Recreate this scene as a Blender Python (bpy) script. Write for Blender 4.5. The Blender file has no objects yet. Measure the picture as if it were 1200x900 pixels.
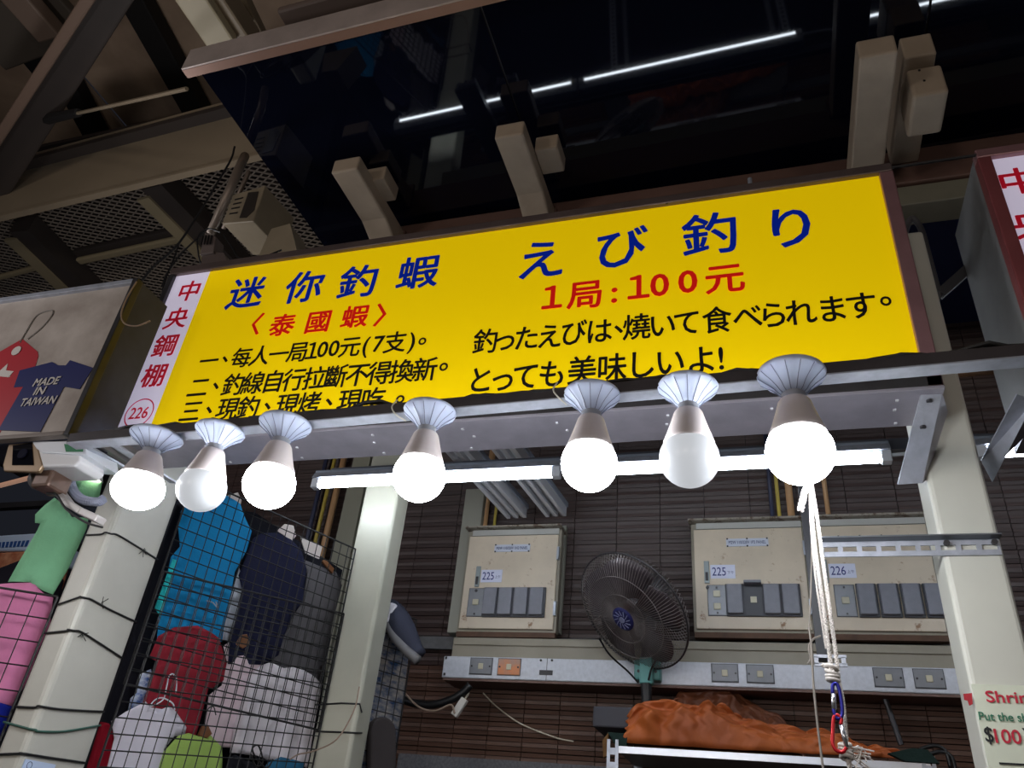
import bpy, bmesh, math, random
from math import sin, cos, pi, radians, sqrt
from mathutils import Vector, Matrix
V = Vector
random.seed(7)
SC = bpy.context.scene
COL = SC.collection

# ------------------------------------------------------------------ camera, world, light, exposure
FPX = 915.0
YAW, PITCH, ROLL = -0.34957489, 0.55718585, 0.10821743
fw = V((sin(YAW) * cos(PITCH), cos(YAW) * cos(PITCH), sin(PITCH)))
r0 = V((cos(YAW), -sin(YAW), 0)); u0 = r0.cross(fw)
rt = cos(ROLL) * r0 + sin(ROLL) * u0
up = -sin(ROLL) * r0 + cos(ROLL) * u0
EYE = V((0, 0, 1.6))
cam = bpy.data.cameras.new('camera'); camo = bpy.data.objects.new('camera', cam); COL.objects.link(camo)
m = Matrix((rt, up, -fw)).transposed().to_4x4(); m.translation = EYE
camo.matrix_world = m
cam.sensor_width = 36; cam.lens = 36 * FPX / 1200; cam.clip_end = 200
SC.camera = camo
SC.view_settings.view_transform = 'Standard'; SC.view_settings.look = 'None'
SC.view_settings.exposure = 0.0; SC.view_settings.gamma = 1; SC.view_settings.use_curve_mapping = False
SC.cycles.use_denoising = True
SC.cycles.max_bounces = 6

w = bpy.data.worlds.new('night'); SC.world = w; w.use_nodes = True
w.node_tree.nodes['Background'].inputs[0].default_value = (0.5, 0.55, 0.75, 1)
w.node_tree.nodes['Background'].inputs[1].default_value = 0.02

BULB_E, TUBE_E = 52.0, 27.0
# unseen lights added behind the photographer, standing for stall lamps across the aisle
for i, (x, y, z, e) in enumerate(((-2.6, -2.2, 2.5, 48), (-0.6, -2.4, 2.6, 42), (1.6, -2.2, 2.5, 38))):
    l = bpy.data.lights.new('stall_lamp', 'POINT'); l.energy = e; l.shadow_soft_size = 0.25; l.color = (1, 0.9, 0.8)
    o = bpy.data.objects.new('stall_lamp', l); o.location = (x, y, z); COL.objects.link(o)
# lamps of the clothes stall next door
for x, y, z, e in ((-2.6, 1.75, 3.2, 14), (-2.7, 0.6, 2.5, 16)):
    l = bpy.data.lights.new('neighbour_lamp', 'POINT'); l.energy = e; l.shadow_soft_size = 0.12; l.color = (0.98, 0.97, 1)
    o = bpy.data.objects.new('neighbour_lamp', l); o.location = (x, y, z); COL.objects.link(o)


# ------------------------------------------------------------------ helpers
def ray(px, py):
    return rt * ((px - 600) / FPX) - up * ((py - 450) / FPX) + fw
def at(px, py, X=None, Y=None, Z=None):
    d = ray(px, py)
    t = (X - EYE.x) / d.x if X is not None else (Y - EYE.y) / d.y if Y is not None else (Z - EYE.z) / d.z
    return EYE + d * t
def atp(px, py, p, n):
    d = ray(px, py); return EYE + d * ((V(p) - EYE).dot(n) / d.dot(n))

def srgb(c):
    return tuple(((v / 255) / 12.92 if v / 255 <= 0.04045 else ((v / 255 + 0.055) / 1.055) ** 2.4) for v in c)
MATS = {}
def mat(name, c, rough=0.5, metal=0.0, var=0.0, vscale=6.0, bump=0.0, bscale=40.0, c2=None, emit=0.0, ecol=None, spec=None, grain=None, trans=0.0, alpha=1.0, stain=None):
    if name in MATS: return MATS[name]
    M = bpy.data.materials.new(name); M.use_nodes = True; nt = M.node_tree; N = nt.nodes; L = nt.links
    b = N['Principled BSDF']; col = srgb(c)
    b.inputs['Base Color'].default_value = (*col, 1); b.inputs['Roughness'].default_value = rough; b.inputs['Metallic'].default_value = metal
    if spec is not None: b.inputs['Specular IOR Level'].default_value = spec
    if trans: b.inputs['Transmission Weight'].default_value = trans
    if alpha < 1: b.inputs['Alpha'].default_value = alpha
    tc = N.new('ShaderNodeTexCoord')
    src = tc.outputs['Object']
    if grain:
        mp = N.new('ShaderNodeMapping'); mp.inputs['Scale'].default_value = grain; L.new(src, mp.inputs[0]); src = mp.outputs[0]
    outc = None
    if var or c2:
        n = N.new('ShaderNodeTexNoise'); n.inputs['Scale'].default_value = vscale; n.inputs['Detail'].default_value = 6; n.inputs['Roughness'].default_value = 0.6
        L.new(src, n.inputs['Vector'])
        r = N.new('ShaderNodeValToRGB'); r.color_ramp.elements[0].position = 0.35; r.color_ramp.elements[1].position = 0.65
        cb = srgb(c2) if c2 else tuple(v * (1 - var) for v in col)
        r.color_ramp.elements[0].color = (*cb, 1); r.color_ramp.elements[1].color = (*col, 1)
        L.new(n.outputs[0], r.inputs[0]); outc = r.outputs[0]
    if stain:
        n2 = N.new('ShaderNodeTexNoise'); n2.inputs['Scale'].default_value = stain[1]; n2.inputs['Detail'].default_value = 8; n2.inputs['Roughness'].default_value = 0.75
        L.new(tc.outputs['Object'], n2.inputs['Vector'])
        r2 = N.new('ShaderNodeValToRGB'); r2.color_ramp.elements[0].position = stain[2]; r2.color_ramp.elements[1].position = stain[2] + 0.08
        r2.color_ramp.elements[0].color = (0, 0, 0, 1); r2.color_ramp.elements[1].color = (1, 1, 1, 1)
        L.new(n2.outputs[0], r2.inputs[0])
        mx = N.new('ShaderNodeMix'); mx.data_type = 'RGBA'; L.new(r2.outputs[0], mx.inputs[0])
        mx.inputs[6].default_value = (*col, 1)
        if outc: L.new(outc, mx.inputs[6])
        mx.inputs[7].default_value = (*srgb(stain[0]), 1); outc = mx.outputs[2]
    if outc: L.new(outc, b.inputs['Base Color'])
    if bump:
        n = N.new('ShaderNodeTexNoise'); n.inputs['Scale'].default_value = bscale; n.inputs['Detail'].default_value = 4; L.new(src, n.inputs['Vector'])
        bp = N.new('ShaderNodeBump'); bp.inputs['Strength'].default_value = bump; bp.inputs['Distance'].default_value = 0.01
        L.new(n.outputs[0], bp.inputs['Height']); L.new(bp.outputs[0], b.inputs['Normal'])
    if emit:
        b.inputs['Emission Color'].default_value = (*srgb(ecol or c), 1); b.inputs['Emission Strength'].default_value = emit
    MATS[name] = M; return M

class MB:
    def __init__(s): s.v = []; s.f = []
    def add(s, vs, fs):
        k = len(s.v); s.v += [V(p) for p in vs]; s.f += [tuple(k + i for i in f) for f in fs]; return s
    def hexa(s, p):
        return s.add(p, [(0, 3, 2, 1), (4, 5, 6, 7), (0, 1, 5, 4), (1, 2, 6, 5), (2, 3, 7, 6), (3, 0, 4, 7)])
    def box(s, x0, x1, y0, y1, z0, z1):
        return s.hexa([(x0, y0, z0), (x1, y0, z0), (x1, y1, z0), (x0, y1, z0), (x0, y0, z1), (x1, y0, z1), (x1, y1, z1), (x0, y1, z1)])
    def cbox(s, c, sx, sy, sz, R=None):
        vs = [V((a * sx / 2, b * sy / 2, d * sz / 2)) for d in (-1, 1) for a, b in ((-1, -1), (1, -1), (1, 1), (-1, 1))]
        if R: vs = [R @ q for q in vs]
        return s.hexa([V(c) + q for q in vs])
    def bar(s, p, q, w, h, upv=(0, 0, 1)):
        p = V(p); q = V(q); d = (q - p).normalized(); u = V(upv); sd = d.cross(u).normalized() * (w / 2); u = sd.cross(d).normalized() * (h / 2)
        return s.hexa([p - sd - u, p + sd - u, q + sd - u, q - sd - u, p - sd + u, p + sd + u, q + sd + u, q - sd + u])
    def tube(s, path, r, n=8, cap=True):
        path = [V(p) for p in path]; k0 = len(s.v); prev = None
        rr = r if isinstance(r, (list, tuple)) else [r] * len(path)
        for i, p in enumerate(path):
            d = (path[min(i + 1, len(path) - 1)] - path[max(i - 1, 0)]).normalized()
            a = prev if prev else (V((0, 0, 1)) if abs(d.z) < 0.9 else V((1, 0, 0)))
            a = (a - d * a.dot(d)).normalized(); b = d.cross(a); prev = a
            for j in range(n):
                t = 2 * pi * j / n; s.v.append(p + (a * cos(t) + b * sin(t)) * rr[i])
        for i in range(len(path) - 1):
            for j in range(n):
                A = k0 + i * n + j; B = k0 + i * n + (j + 1) % n
                s.f.append((A, B, B + n, A + n))
        if cap:
            s.f.append(tuple(k0 + j for j in reversed(range(n)))); e = k0 + (len(path) - 1) * n; s.f.append(tuple(e + j for j in range(n)))
        return s
    def lathe(s, prof, c=(0, 0, 0), n=24, R=None, wob=None):
        k0 = len(s.v); c = V(c)
        for i, (r, z) in enumerate(prof):
            for j in range(n):
                t = 2 * pi * j / n; k = 1 + (wob(i, j, n) if wob else 0)
                q = V((r * k * cos(t), r * k * sin(t), z)); s.v.append(c + (R @ q if R else q))
        for i in range(len(prof) - 1):
            for j in range(n):
                A = k0 + i * n + j; B = k0 + i * n + (j + 1) % n; s.f.append((A, B, B + n, A + n))
        s.f.append(tuple(k0 + j for j in reversed(range(n)))); e = k0 + (len(prof) - 1) * n; s.f.append(tuple(e + j for j in range(n)))
        return s
    def prism(s, poly, t):
        n = len(poly); t = V(t); k = len(s.v)
        s.v += [V(p) for p in poly] + [V(p) + t for p in poly]
        s.f.append(tuple(range(k, k + n))); s.f.append(tuple(reversed(range(k + n, k + 2 * n))))
        for i in range(n): s.f.append((k + i, k + n + i, k + n + (i + 1) % n, k + (i + 1) % n))
        return s
    def build(s, name, m, parent=None, bevel=0.0, smooth=False, base=None, seg=2):
        if parent: org = ORG[parent]
        elif base is not None: org = V(base)
        else:
            a = [min(p[i] for p in s.v) for i in range(3)]; b = [max(p[i] for p in s.v) for i in range(3)]
            org = V(((a[0] + b[0]) / 2, (a[1] + b[1]) / 2, a[2]))
        me = bpy.data.meshes.new(name); me.from_pydata([p - org for p in s.v], [], s.f); me.validate()
        bm = bmesh.new(); bm.from_mesh(me); bmesh.ops.recalc_face_normals(bm, faces=bm.faces); bm.to_mesh(me); bm.free()
        me.materials.append(m)
        o = bpy.data.objects.new(name, me); COL.objects.link(o)
        if parent: o.parent = parent
        else: o.location = org
        ORG[o] = org
        if bevel:
            md = o.modifiers.new('bevel', 'BEVEL'); md.width = bevel; md.segments = seg; md.limit_method = 'ANGLE'; md.angle_limit = radians(40)
        if smooth:
            for p in me.polygons: p.use_smooth = True
        return o
ORG = {}
def tag(o, label=None, cat=None, group=None, kind=None):
    if label: o['label'] = label
    if cat: o['category'] = cat
    if group: o['group'] = group
    if kind: o['kind'] = kind
    return o
def thing(name, loc, label=None, cat=None, group=None):
    o = bpy.data.objects.new(name, None); COL.objects.link(o); o.location = V(loc); o.empty_display_size = 0.05; ORG[o] = V(loc)
    return tag(o, label, cat, group)
def copy_tree(o, parent=None):
    c = o.copy(); COL.objects.link(c); c.parent = parent; ORG[c] = ORG[o]
    for ch in list(o.children): copy_tree(ch, c)
    return c
def smoothpath(pts, n=8):
    pts = [V(p) for p in pts]; P = [pts[0] * 2 - pts[1]] + pts + [pts[-1] * 2 - pts[-2]]; out = []
    for i in range(1, len(P) - 2):
        a, b, c, d = P[i - 1:i + 3]
        for k in range(n):
            t = k / n; out.append(0.5 * ((2 * b) + (c - a) * t + (2 * a - 5 * b + 4 * c - d) * t * t + (3 * b - a - 3 * c + d) * t ** 3))
    out.append(pts[-1]); return out
def rope(mb, pts, r, turns_per_m=55, strands=3):
    path = smoothpath(pts, 10); L = [0]
    for i in range(1, len(path)): L.append(L[-1] + (path[i] - path[i - 1]).length)
    N = max(8, int(L[-1] * 420)); fine = []
    j = 0
    for i in range(N + 1):
        s_ = L[-1] * i / N
        while j < len(L) - 2 and L[j + 1] < s_: j += 1
        fine.append((path[j].lerp(path[j + 1], (s_ - L[j]) / max(1e-9, L[j + 1] - L[j])), s_))
    d = (path[-1] - path[0]).normalized(); a = d.cross(V((0, 1, 0.01))).normalized(); b = d.cross(a)
    for k in range(strands):
        mb.tube([p + (a * cos(2 * pi * (turns_per_m * s_ + k / strands)) + b * sin(2 * pi * (turns_per_m * s_ + k / strands))) * r * 0.55 for p, s_ in fine], r * 0.55, 5)

# text ------------------------------------------------------------
GC = {}
def glyph(ch, bold=0.0):
    if (ch, bold) in GC: return GC[(ch, bold)]
    if bold:
        v0, f0 = glyph(ch); vs = []; fs = []
        for k, (a, b) in enumerate(((0, 0), (1, 0), (-1, 0), (0, 1), (0, -1), (.7, .7), (-.7, .7), (.7, -.7), (-.7, -.7))):
            n0 = len(vs); vs += [(x + a * bold, y + b * bold, k) for x, y, _ in v0]; fs += [tuple(n0 + i for i in f) for f in f0]
        GC[(ch, bold)] = (vs, fs); return vs, fs
    cu = bpy.data.curves.new('t', 'FONT'); cu.body = ch; cu.size = 1; cu.offset = bold; cu.resolution_u = 3
    o = bpy.data.objects.new('t', cu); COL.objects.link(o)
    dg = bpy.context.evaluated_depsgraph_get(); me = bpy.data.meshes.new_from_object(o.evaluated_get(dg))
    r = ([(v.co.x, v.co.y, 0) for v in me.vertices], [tuple(p.vertices) for p in me.polygons])
    bpy.data.objects.remove(o); bpy.data.meshes.remove(me); bpy.data.curves.remove(cu)
    GC[(ch, bold)] = r; return r
def put(mb, ch, c, w, h, U=V((1, 0, 0)), W=V((0, 0, 1)), bold=0.0, fit=False, shear=0.0):
    """a character (em box) or, with fit, a string stretched to w x h, centred on c"""
    vs, fs = glyph(ch, bold)
    if not vs: return
    if fit:
        x0 = min(v[0] for v in vs); x1 = max(v[0] for v in vs); y0 = min(v[1] for v in vs); y1 = max(v[1] for v in vs)
        f = lambda v: ((v[0] - (x0 + x1) / 2) / (x1 - x0) * w, (v[1] - (y0 + y1) / 2) / (y1 - y0) * h)
    else:
        cx = 0.5; cy = 0.37
        if ch in '、。': cx = (min(v[0] for v in vs) + max(v[0] for v in vs)) / 2; cy = (min(v[1] for v in vs) + max(v[1] for v in vs)) / 2
        if ord(ch[0]) < 256: cx = (min(v[0] for v in vs) + max(v[0] for v in vs)) / 2; cy = 0.34
        f = lambda v: ((v[0] - cx) * w, (v[1] - cy) * h)
    k = len(mb.v); N_ = U.cross(W) * 0.00012
    for v in vs:
        a, b = f(v); mb.v.append(V(c) + U * (a + shear * b) + W * b + N_ * v[2])
    mb.f += [tuple(k + i for i in q) for q in fs]

# ------------------------------------------------------------------ materials
cream = mat('cream_paint', (203, 200, 190), 0.38, var=0.12, vscale=3, bump=0.05, bscale=30, stain=((120, 105, 85), 55, 0.735))
creamr = mat('cream_paint_chipped', (206, 205, 194), 0.4, var=0.08, vscale=4, stain=((96, 84, 66), 60, 0.70))
beige = mat('beige_enamel', (212, 196, 174), 0.45, var=0.14, vscale=5, stain=((140, 104, 74), 14, 0.59))
beige_dk = mat('beige_trunking', (148, 140, 124), 0.5, var=0.15, vscale=6)
brown = mat('brown_beam_paint', (112, 84, 74), 0.5, var=0.25, vscale=4)
armm = mat('arm_beige_paint', (176, 158, 138), 0.5, var=0.15, vscale=8)
alu = mat('galvanised_steel', (184, 188, 200), 0.42, 0.4, var=0.22, vscale=30, bump=0.03)
zinc = mat('zinc_tray', (208, 210, 218), 0.5, 0.15, var=0.14, vscale=60)
stain_steel = mat('stainless_sheet', (176, 172, 184), 0.38, 0.45, var=0.2, vscale=9)
darkst = mat('dark_steel', (70, 68, 70), 0.45, 0.5, var=0.3, vscale=8)
black = mat('black_plastic', (14, 14, 17), 0.4)
blackw = mat('black_wire', (20, 18, 20), 0.55)
white_pl = mat('white_plastic', (225, 228, 235), 0.35)
white_cl = mat('white_cloth', (226, 222, 230), 0.9)
rust = mat('brown_rust', (95, 66, 48), 0.7, var=0.4, vscale=15)

# ------------------------------------------------------------------ structure
YW = 3.4
fl = MB().box(-8, 4, -3.5, 8, -0.1, 0).build('floor', mat('concrete_floor', (96, 94, 92), 0.8, var=0.2, vscale=2)); tag(fl, kind='structure')
wall = MB().box(-3.1, 2.2, YW + 0.012, YW + 0.15, 0, 4.5).build('wall_back', mat('wall_dark', (30, 25, 24), 0.8)); tag(wall, kind='structure')
tile_m = mat('brown_wood_tile', (112, 80, 64), 0.5, c2=(66, 44, 36), vscale=5, grain=(0.5, 1, 30), bump=0.07, bscale=8)
slat_m = mat('dark_wood_slat', (84, 64, 59), 0.5, c2=(48, 35, 34), vscale=5, grain=(0.4, 1, 30), bump=0.07, bscale=8)
def tile_mesh(w_, h_, m_, halves=1):
    mb = MB(); n = 3
    if halves == 2:
        a = tile_mesh((w_ - 0.003) / 2, h_, m_)
        for sx in (-1, 1): mb.add([v.co + V((sx * (w_ + 0.003) / 4, 0, 0)) for v in a.vertices], [tuple(p.vertices) for p in a.polygons])
        me = bpy.data.meshes.new('tile'); me.from_pydata(mb.v, [], mb.f); me.materials.append(m_); return me
    for k in range(n):
        z0 = -h_ / 2 + h_ * k / n; z1 = z0 + h_ / n - 0.0025
        mb.hexa([(-w_ / 2, -0.004 - 0.004 * (k == 1), z0), (w_ / 2, -0.004 - 0.004 * (k == 1), z0), (w_ / 2, 0.012, z0), (-w_ / 2, 0.012, z0),
                 (-w_ / 2, -0.010, z1), (w_ / 2, -0.010, z1), (w_ / 2, 0.012, z1), (-w_ / 2, 0.012, z1)])
    me = bpy.data.meshes.new('tile'); me.from_pydata(mb.v, [], mb.f); me.materials.append(m_); return me
tm = tile_mesh(0.152, 0.053, tile_m); sm = tile_mesh(0.398, 0.053, slat_m, 2)
rest = MB(); restl = MB()
def addmesh(mb, me, loc):
    mb.add([v.co + V(loc) for v in me.vertices], [tuple(p.vertices) for p in me.polygons])
def piece(me, nm, loc):
    o = bpy.data.objects.new(nm, me); COL.objects.link(o); o.parent = wall; o.location = V(loc) - ORG[wall]
cnt = 0
for r_ in range(12):
    z = 2.335 - r_ * 0.056
    for c_ in range(22):
        x = -1.72 + c_ * 0.155
        if r_ < 8 and x < 1.4: piece(tm, 'wall_tile', (x, YW, z)); cnt += 1
        else: addmesh(restl, tm, (x, YW, z))
for r_ in range(30):
    z = 2.391 + r_ * 0.056
    for c_ in range(13):
        x = -2.85 + c_ * 0.401
        if 0 < r_ < 22 and x < 1.6 : piece(sm, 'wall_slat', (x, YW, z))
        else: addmesh(rest, sm, (x, YW, z))
tag(rest.build('wall_slat_rest', slat_m, wall), kind='stuff'); tag(restl.build('wall_tile_rest', tile_m, wall), kind='stuff')
t_ = MB().box(-3.0, 1.9, YW - 0.03, YW, 2.43, 2.485).build('trim_1', mat('grey_trim', (92, 92, 94), 0.5, var=0.3, vscale=40)); tag(t_, kind='structure')
t_ = MB().box(-1.56, 1.9, YW - 0.03, YW - 0.006, 1.93, 1.99).build('trim_2', mat('mosaic_trim', (105, 105, 110), 0.6, var=0.5, vscale=90)); tag(t_, kind='structure')

# dark ceiling boards of the stall between the canopy beam and the back wall
t_ = MB().box(-1.75, 2.3, 2.55, YW + 0.15, 3.99, 4.05).build('ceiling', mat('navy_board', (40, 50, 92), 0.6)); tag(t_, kind='structure')
# ------------------------------------------------------------------ posts
tag(MB().box(-1.888, -1.798, 1.69, 1.91, 0, 3.09).build('steel_post', cream, bevel=0.016, seg=3), 'thick cream steel post at the left wrapped with black wires, beside the green shirt', 'post')
pr_ = MB().box(0.344, 0.454, 1.69, 1.80, 0, 3.09).build('steel_post', creamr, bevel=0.01, seg=3)
tag(pr_, 'speckled cream steel post on the right carrying the shrimp notice', 'post')
MB().add([(0.345, 1.688, 2.045), (0.359, 1.688, 2.045), (0.359, 1.688, 2.018), (0.354, 1.688, 2.010), (0.351, 1.688, 2.018), (0.345, 1.688, 2.02)], [(0, 1, 2, 3, 4, 5)])
pm = MB().box(-1.535, -1.381, 2.6, 2.71, 0, 3.75).build('steel_post', mat('grey_cream_paint', (190, 188, 172), 0.35, var=0.12, vscale=3), bevel=0.014, seg=3)
tag(pm, 'grey-cream steel post in the middle, between the wire grid and the fan wall', 'post')

# ------------------------------------------------------------------ main sign
YS = 1.56
sign = thing('shop_sign', (-0.72, YS, 2.534), 'long yellow lightbox sign with blue, red and black lettering above the bulbs', 'sign')
xs0, xs1, zs0, zs1 = -1.79, 0.351, 2.562, 3.172
xm = at(246, 319, Y=YS).x
yel = mat('sign_yellow', (238, 205, 0), 0.35, emit=0.39, ecol=(255, 214, 0), spec=0.3)
whi = mat('sign_white', (226, 222, 236), 0.35, emit=0.34, ecol=(235, 225, 255), spec=0.3)
MB().box(xs0 - 0.018, xs1 + 0.03, YS + 0.012, YS + 0.13, 2.536, zs1 + 0.026).build('case', darkst, sign)
MB().box(xm, xs1, YS, YS + 0.01, zs0, zs1).build('yellow_panel', yel, sign)
MB().box(xs0, xm, YS, YS + 0.01, zs0, zs1).build('white_panel', whi, sign)
trimr = mat('bronze_trim', (176, 132, 134), 0.35, 0.45, var=0.25, vscale=5)
MB().box(xs0 - 0.02, xs1 + 0.032, YS - 0.014, YS + 0.02, zs1, zs1 + 0.028).build('top_trim', mat('grey_brown_trim', (120, 104, 100), 0.35, 0.5, var=0.3, vscale=5), sign, bevel=0.003)
MB().box(xs0 - 0.02, xs0, YS - 0.014, YS + 0.02, 2.534, zs1).build('left_trim', darkst, sign, bevel=0.003)
MB().box(xs1, xs1 + 0.032, YS - 0.014, YS + 0.02, 2.534, zs1).build('right_trim', trimr, sign, bevel=0.003)
MB().box(xs0 - 0.02, xs1 + 0.032, YS - 0.014, YS + 0.02, 2.534, zs0).build('bottom_trim', darkst, sign, bevel=0.003)
MB().box(xs0 - 0.02, xs1 + 0.032, YS - 0.016, YS + 0.138, 2.526, 2.534).build('bottom_plate', stain_steel, sign, bevel=0.001)
sc_ = MB()
for i in range(9):
    x = xs0 + 0.1 + i * 0.25
    for y in (YS + 0.02, YS + 0.06, YS + 0.12): sc_.cbox((x + random.uniform(-.02, .02), y, 2.525), 0.006, 0.006, 0.004)
sc_.build('screw', mat('screw', (215, 215, 220), 0.4, 0.3), sign)

def sline(name, chars, m_, w_, h_, bold, Y=YS, parent=sign, shear=0.0):
    for ch, x, y in chars:
        mb = MB(); put(mb, ch, at(x, y, Y=Y - 0.0012), w_, h_, bold=bold, shear=shear)
        mb.build(name, m_, parent)
def span(s, a, b, wts=None):
    wts = wts or [1] * len(s); tot = sum(wts) - wts[0] / 2 - wts[-1] / 2; acc = 0; out = []
    for i, ch in enumerate(s):
        if i: acc += (wts[i - 1] + wts[i]) / 2
        t = acc / tot
        # equal steps along the sign are not equal steps in the picture: interpolate on the sign plane
        A = at(*a, Y=YS); B = at(*b, Y=YS); p = A.lerp(B, t); d = p - EYE; k = d.dot(fw)
        out.append((ch, 600 + FPX * d.dot(rt) / k, 450 - FPX * d.dot(up) / k))
    return out
blue = mat('ink_blue', (10, 40, 150), 0.35, emit=0.2, ecol=(0, 40, 190), spec=0.3)
red = mat('ink_red', (215, 30, 25), 0.35, emit=0.25, ecol=(230, 20, 10), spec=0.3)
red2 = mat('ink_crimson', (196, 28, 48), 0.35, emit=0.18, ecol=(220, 20, 50), spec=0.3)
blk = mat('ink_black', (16, 16, 18), 0.4)
sline('blue_character', [('迷', 289, 343), ('你', 357, 336), ('釣', 420, 330), ('蝦', 490, 319)], blue, 0.134, 0.130, 0.020)
sline('red_character', [('〈', 293, 381), ('泰', 331, 381), ('國', 373, 377), ('蝦', 416, 371), ('〉', 455, 368)], red, 0.088, 0.085, 0.022)
H1 = [1, .8, 1, 1, 1, 1, .5, .55, .6, 1, .6, .6, 1, .6, .7]
sline('black_character', span('一、每人一局１00元(7支)', (245, 423), (483, 399), H1[:14]) + [('。', 495, 400)], blk, 0.070, 0.076, 0.014)
sline('black_character', span('二、釣線自行拉斷不得換新', (233, 454), (498, 433), [1, .8] + [1] * 10) + [('。', 520, 430)], blk, 0.074, 0.080, 0.014)
sline('black_character', span('三、現釣、現烤、現吃', (224, 482), (437, 468), [1, .8, 1, 1, .8, 1, 1, .8, 1, 1]) + [('。', 469, 468)], blk, 0.074, 0.078, 0.014)
sline('blue_character', [('え', 634, 304), ('び', 727, 290), ('釣', 832, 274), ('り', 927, 266)], blue, 0.150, 0.152, 0.016)
sline('red_character', [('１', 647, 348), ('局', 686, 345), (':', 720, 342), ('１', 748, 336), ('0', 773, 334), ('0', 806, 330), ('元', 849, 326)], red, 0.100, 0.100, 0.020)
sline('black_character', [('釣', 569, 400), ('っ', 592, 398), ('た', 617, 396), ('え', 644, 394), ('び', 672, 390), ('は', 702, 388), ('、', 725, 386), ('燒', 746, 383), ('い', 776, 381),
      ('て', 805, 378), ('食', 840, 375), ('べ', 876, 371), ('ら', 906, 369), ('れ', 938, 366), ('ま', 975, 362), ('す', 1009, 358), ('。', 1038, 353)], blk, 0.072, 0.084, 0.014)
sline('black_character', [('と', 563, 445), ('っ', 589, 444), ('て', 616, 441), ('も', 647, 438), ('美', 682, 434), ('味', 717, 431), ('し', 751, 427), ('い', 785, 424), ('よ', 822, 422), ('!', 845, 420)], blk, 0.076, 0.088, 0.014)
sline('crimson_character', [('中', 222, 341), ('央', 207, 373), ('鋼', 194, 405), ('棚', 181, 440)], red2, 0.090, 0.088, 0.018)
c0 = at(163, 484, Y=YS - 0.0012); mb = MB(); put(mb, '226', c0, 0.066, 0.040, bold=0.012, fit=True)
n = 36
ring = [[c0 + V((cos(2 * pi * j / n) * r_, 0, sin(2 * pi * j / n) * r_)) for j in range(n)] for r_ in (0.050, 0.046)]
mb.add(ring[0] + ring[1], [(j, (j + 1) % n, n + (j + 1) % n, n + j) for j in range(n)]); mb.build('crimson_number', red2, sign)

# right-hand neighbour sign
rs = thing('shop_sign', (1.1, YS, 2.53), 'white lightbox sign with crimson characters at the right picture edge', 'sign')
x0 = 0.600
MB().box(x0, 1.9, YS, YS + 0.01, zs0, zs1 + 0.0).build('white_panel', whi, rs)
MB().box(x0 - 0.03, x0, YS - 0.014, YS + 0.02, 2.53, zs1).build('left_trim', mat('red_trim', (168, 92, 94), 0.35, 0.4, var=0.3, vscale=5), rs, bevel=0.003)
MB().box(x0 - 0.03, 1.93, YS - 0.014, YS + 0.02, zs1, zs1 + 0.028).build('top_trim', trimr, rs, bevel=0.003)
MB().box(x0 - 0.028, 1.93, YS + 0.012, YS + 0.29, 2.535, zs1 + 0.026).build('case', mat('grey_sheet', (150, 150, 150), 0.45, 0.3, var=0.3, vscale=3), rs)
MB().box(x0 - 0.03, 1.93, YS - 0.016, YS + 0.295, 2.522, 2.535).build('bottom_plate', stain_steel, rs)
sline('crimson_character', (('中', 1195, 212), ('央', 1213, 262)), red2, 0.096, 0.090, 0.018, parent=rs)

# left-hand neighbour sign (unlit)
YL = 1.35; XL = -1.679
ls = thing('shop_sign', (-2.5, YL, 2.45), 'unlit grimy lightbox sign with a printed blue T-shirt and red tag', 'sign')
grime = mat('grimy_acrylic', (190, 180, 172), 0.5, c2=(150, 138, 130), vscale=5, stain=((105, 95, 88), 9, 0.66))
zt, zb = 2.952, 2.458
MB().box(-3.3, XL - 0.012, YL, YL + 0.01, zb, zt).build('panel', grime, ls)
MB().box(-3.3, XL, YL + 0.011, YL + 0.125, zb - 0.01, zt + 0.012).build('case', mat('case_grey', (62, 64, 82), 0.75, 0.0, var=0.35, vscale=7), ls)
MB().box(XL - 0.016, XL + 0.002, YL - 0.012, YL + 0.012, zb - 0.012, zt + 0.014).build('right_trim', darkst, ls, bevel=0.002)
MB().box(-3.3, XL - 0.016, YL - 0.012, YL + 0.012, zt - 0.002, zt + 0.014).build('top_trim', alu, ls, bevel=0.002)
MB().box(-3.3, XL - 0.016, YL - 0.012, YL + 0.012, zb - 0.012, zb).build('bottom_trim', mat('taupe_trim', (120, 108, 100), 0.5), ls, bevel=0.002)
def flat(name, pts, m_, par, y, th=0.001):
    P = [at(x, yy, Y=y) for x, yy in pts]; return MB().prism([V((p.x, y, p.z)) for p in P], (0, th, 0)).build(name, m_, par)
pr = mat('print_red', (170, 42, 52), 0.5); pn = mat('print_navy', (34, 38, 92), 0.5); pw = mat('print_white', (205, 198, 192), 0.5)
flat('red_tag_print', [(-20, 420), (-20, 520), (-6, 518), (30, 450), (38, 440), (45, 417), (44, 412), (26, 397), (0, 412)], pr, ls, YL - 0.0012)
flat('white_cross_print', [(-20, 428), (-10, 430), (-2, 436), (9, 426), (7, 434), (16, 435), (10, 442), (0, 441), (-20, 446)], pw, ls, YL - 0.0024)
flat('navy_shirt_print', [(0, 500), (-2, 504), (47, 506), (75, 453), (93, 456), (109, 431), (82, 422), (77, 428), (68, 428), (61, 424), (23, 434), (16, 454), (27, 453)], pn, ls, YL - 0.0024)
e = MB(); c = at(19, 411, Y=YL - 0.003); e.lathe([(0.016, -0.0005), (0.016, 0.0005)], c, 20, Matrix.Rotation(pi / 2, 3, 'X')); e.build('eyelet_print', pw, ls)
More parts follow.
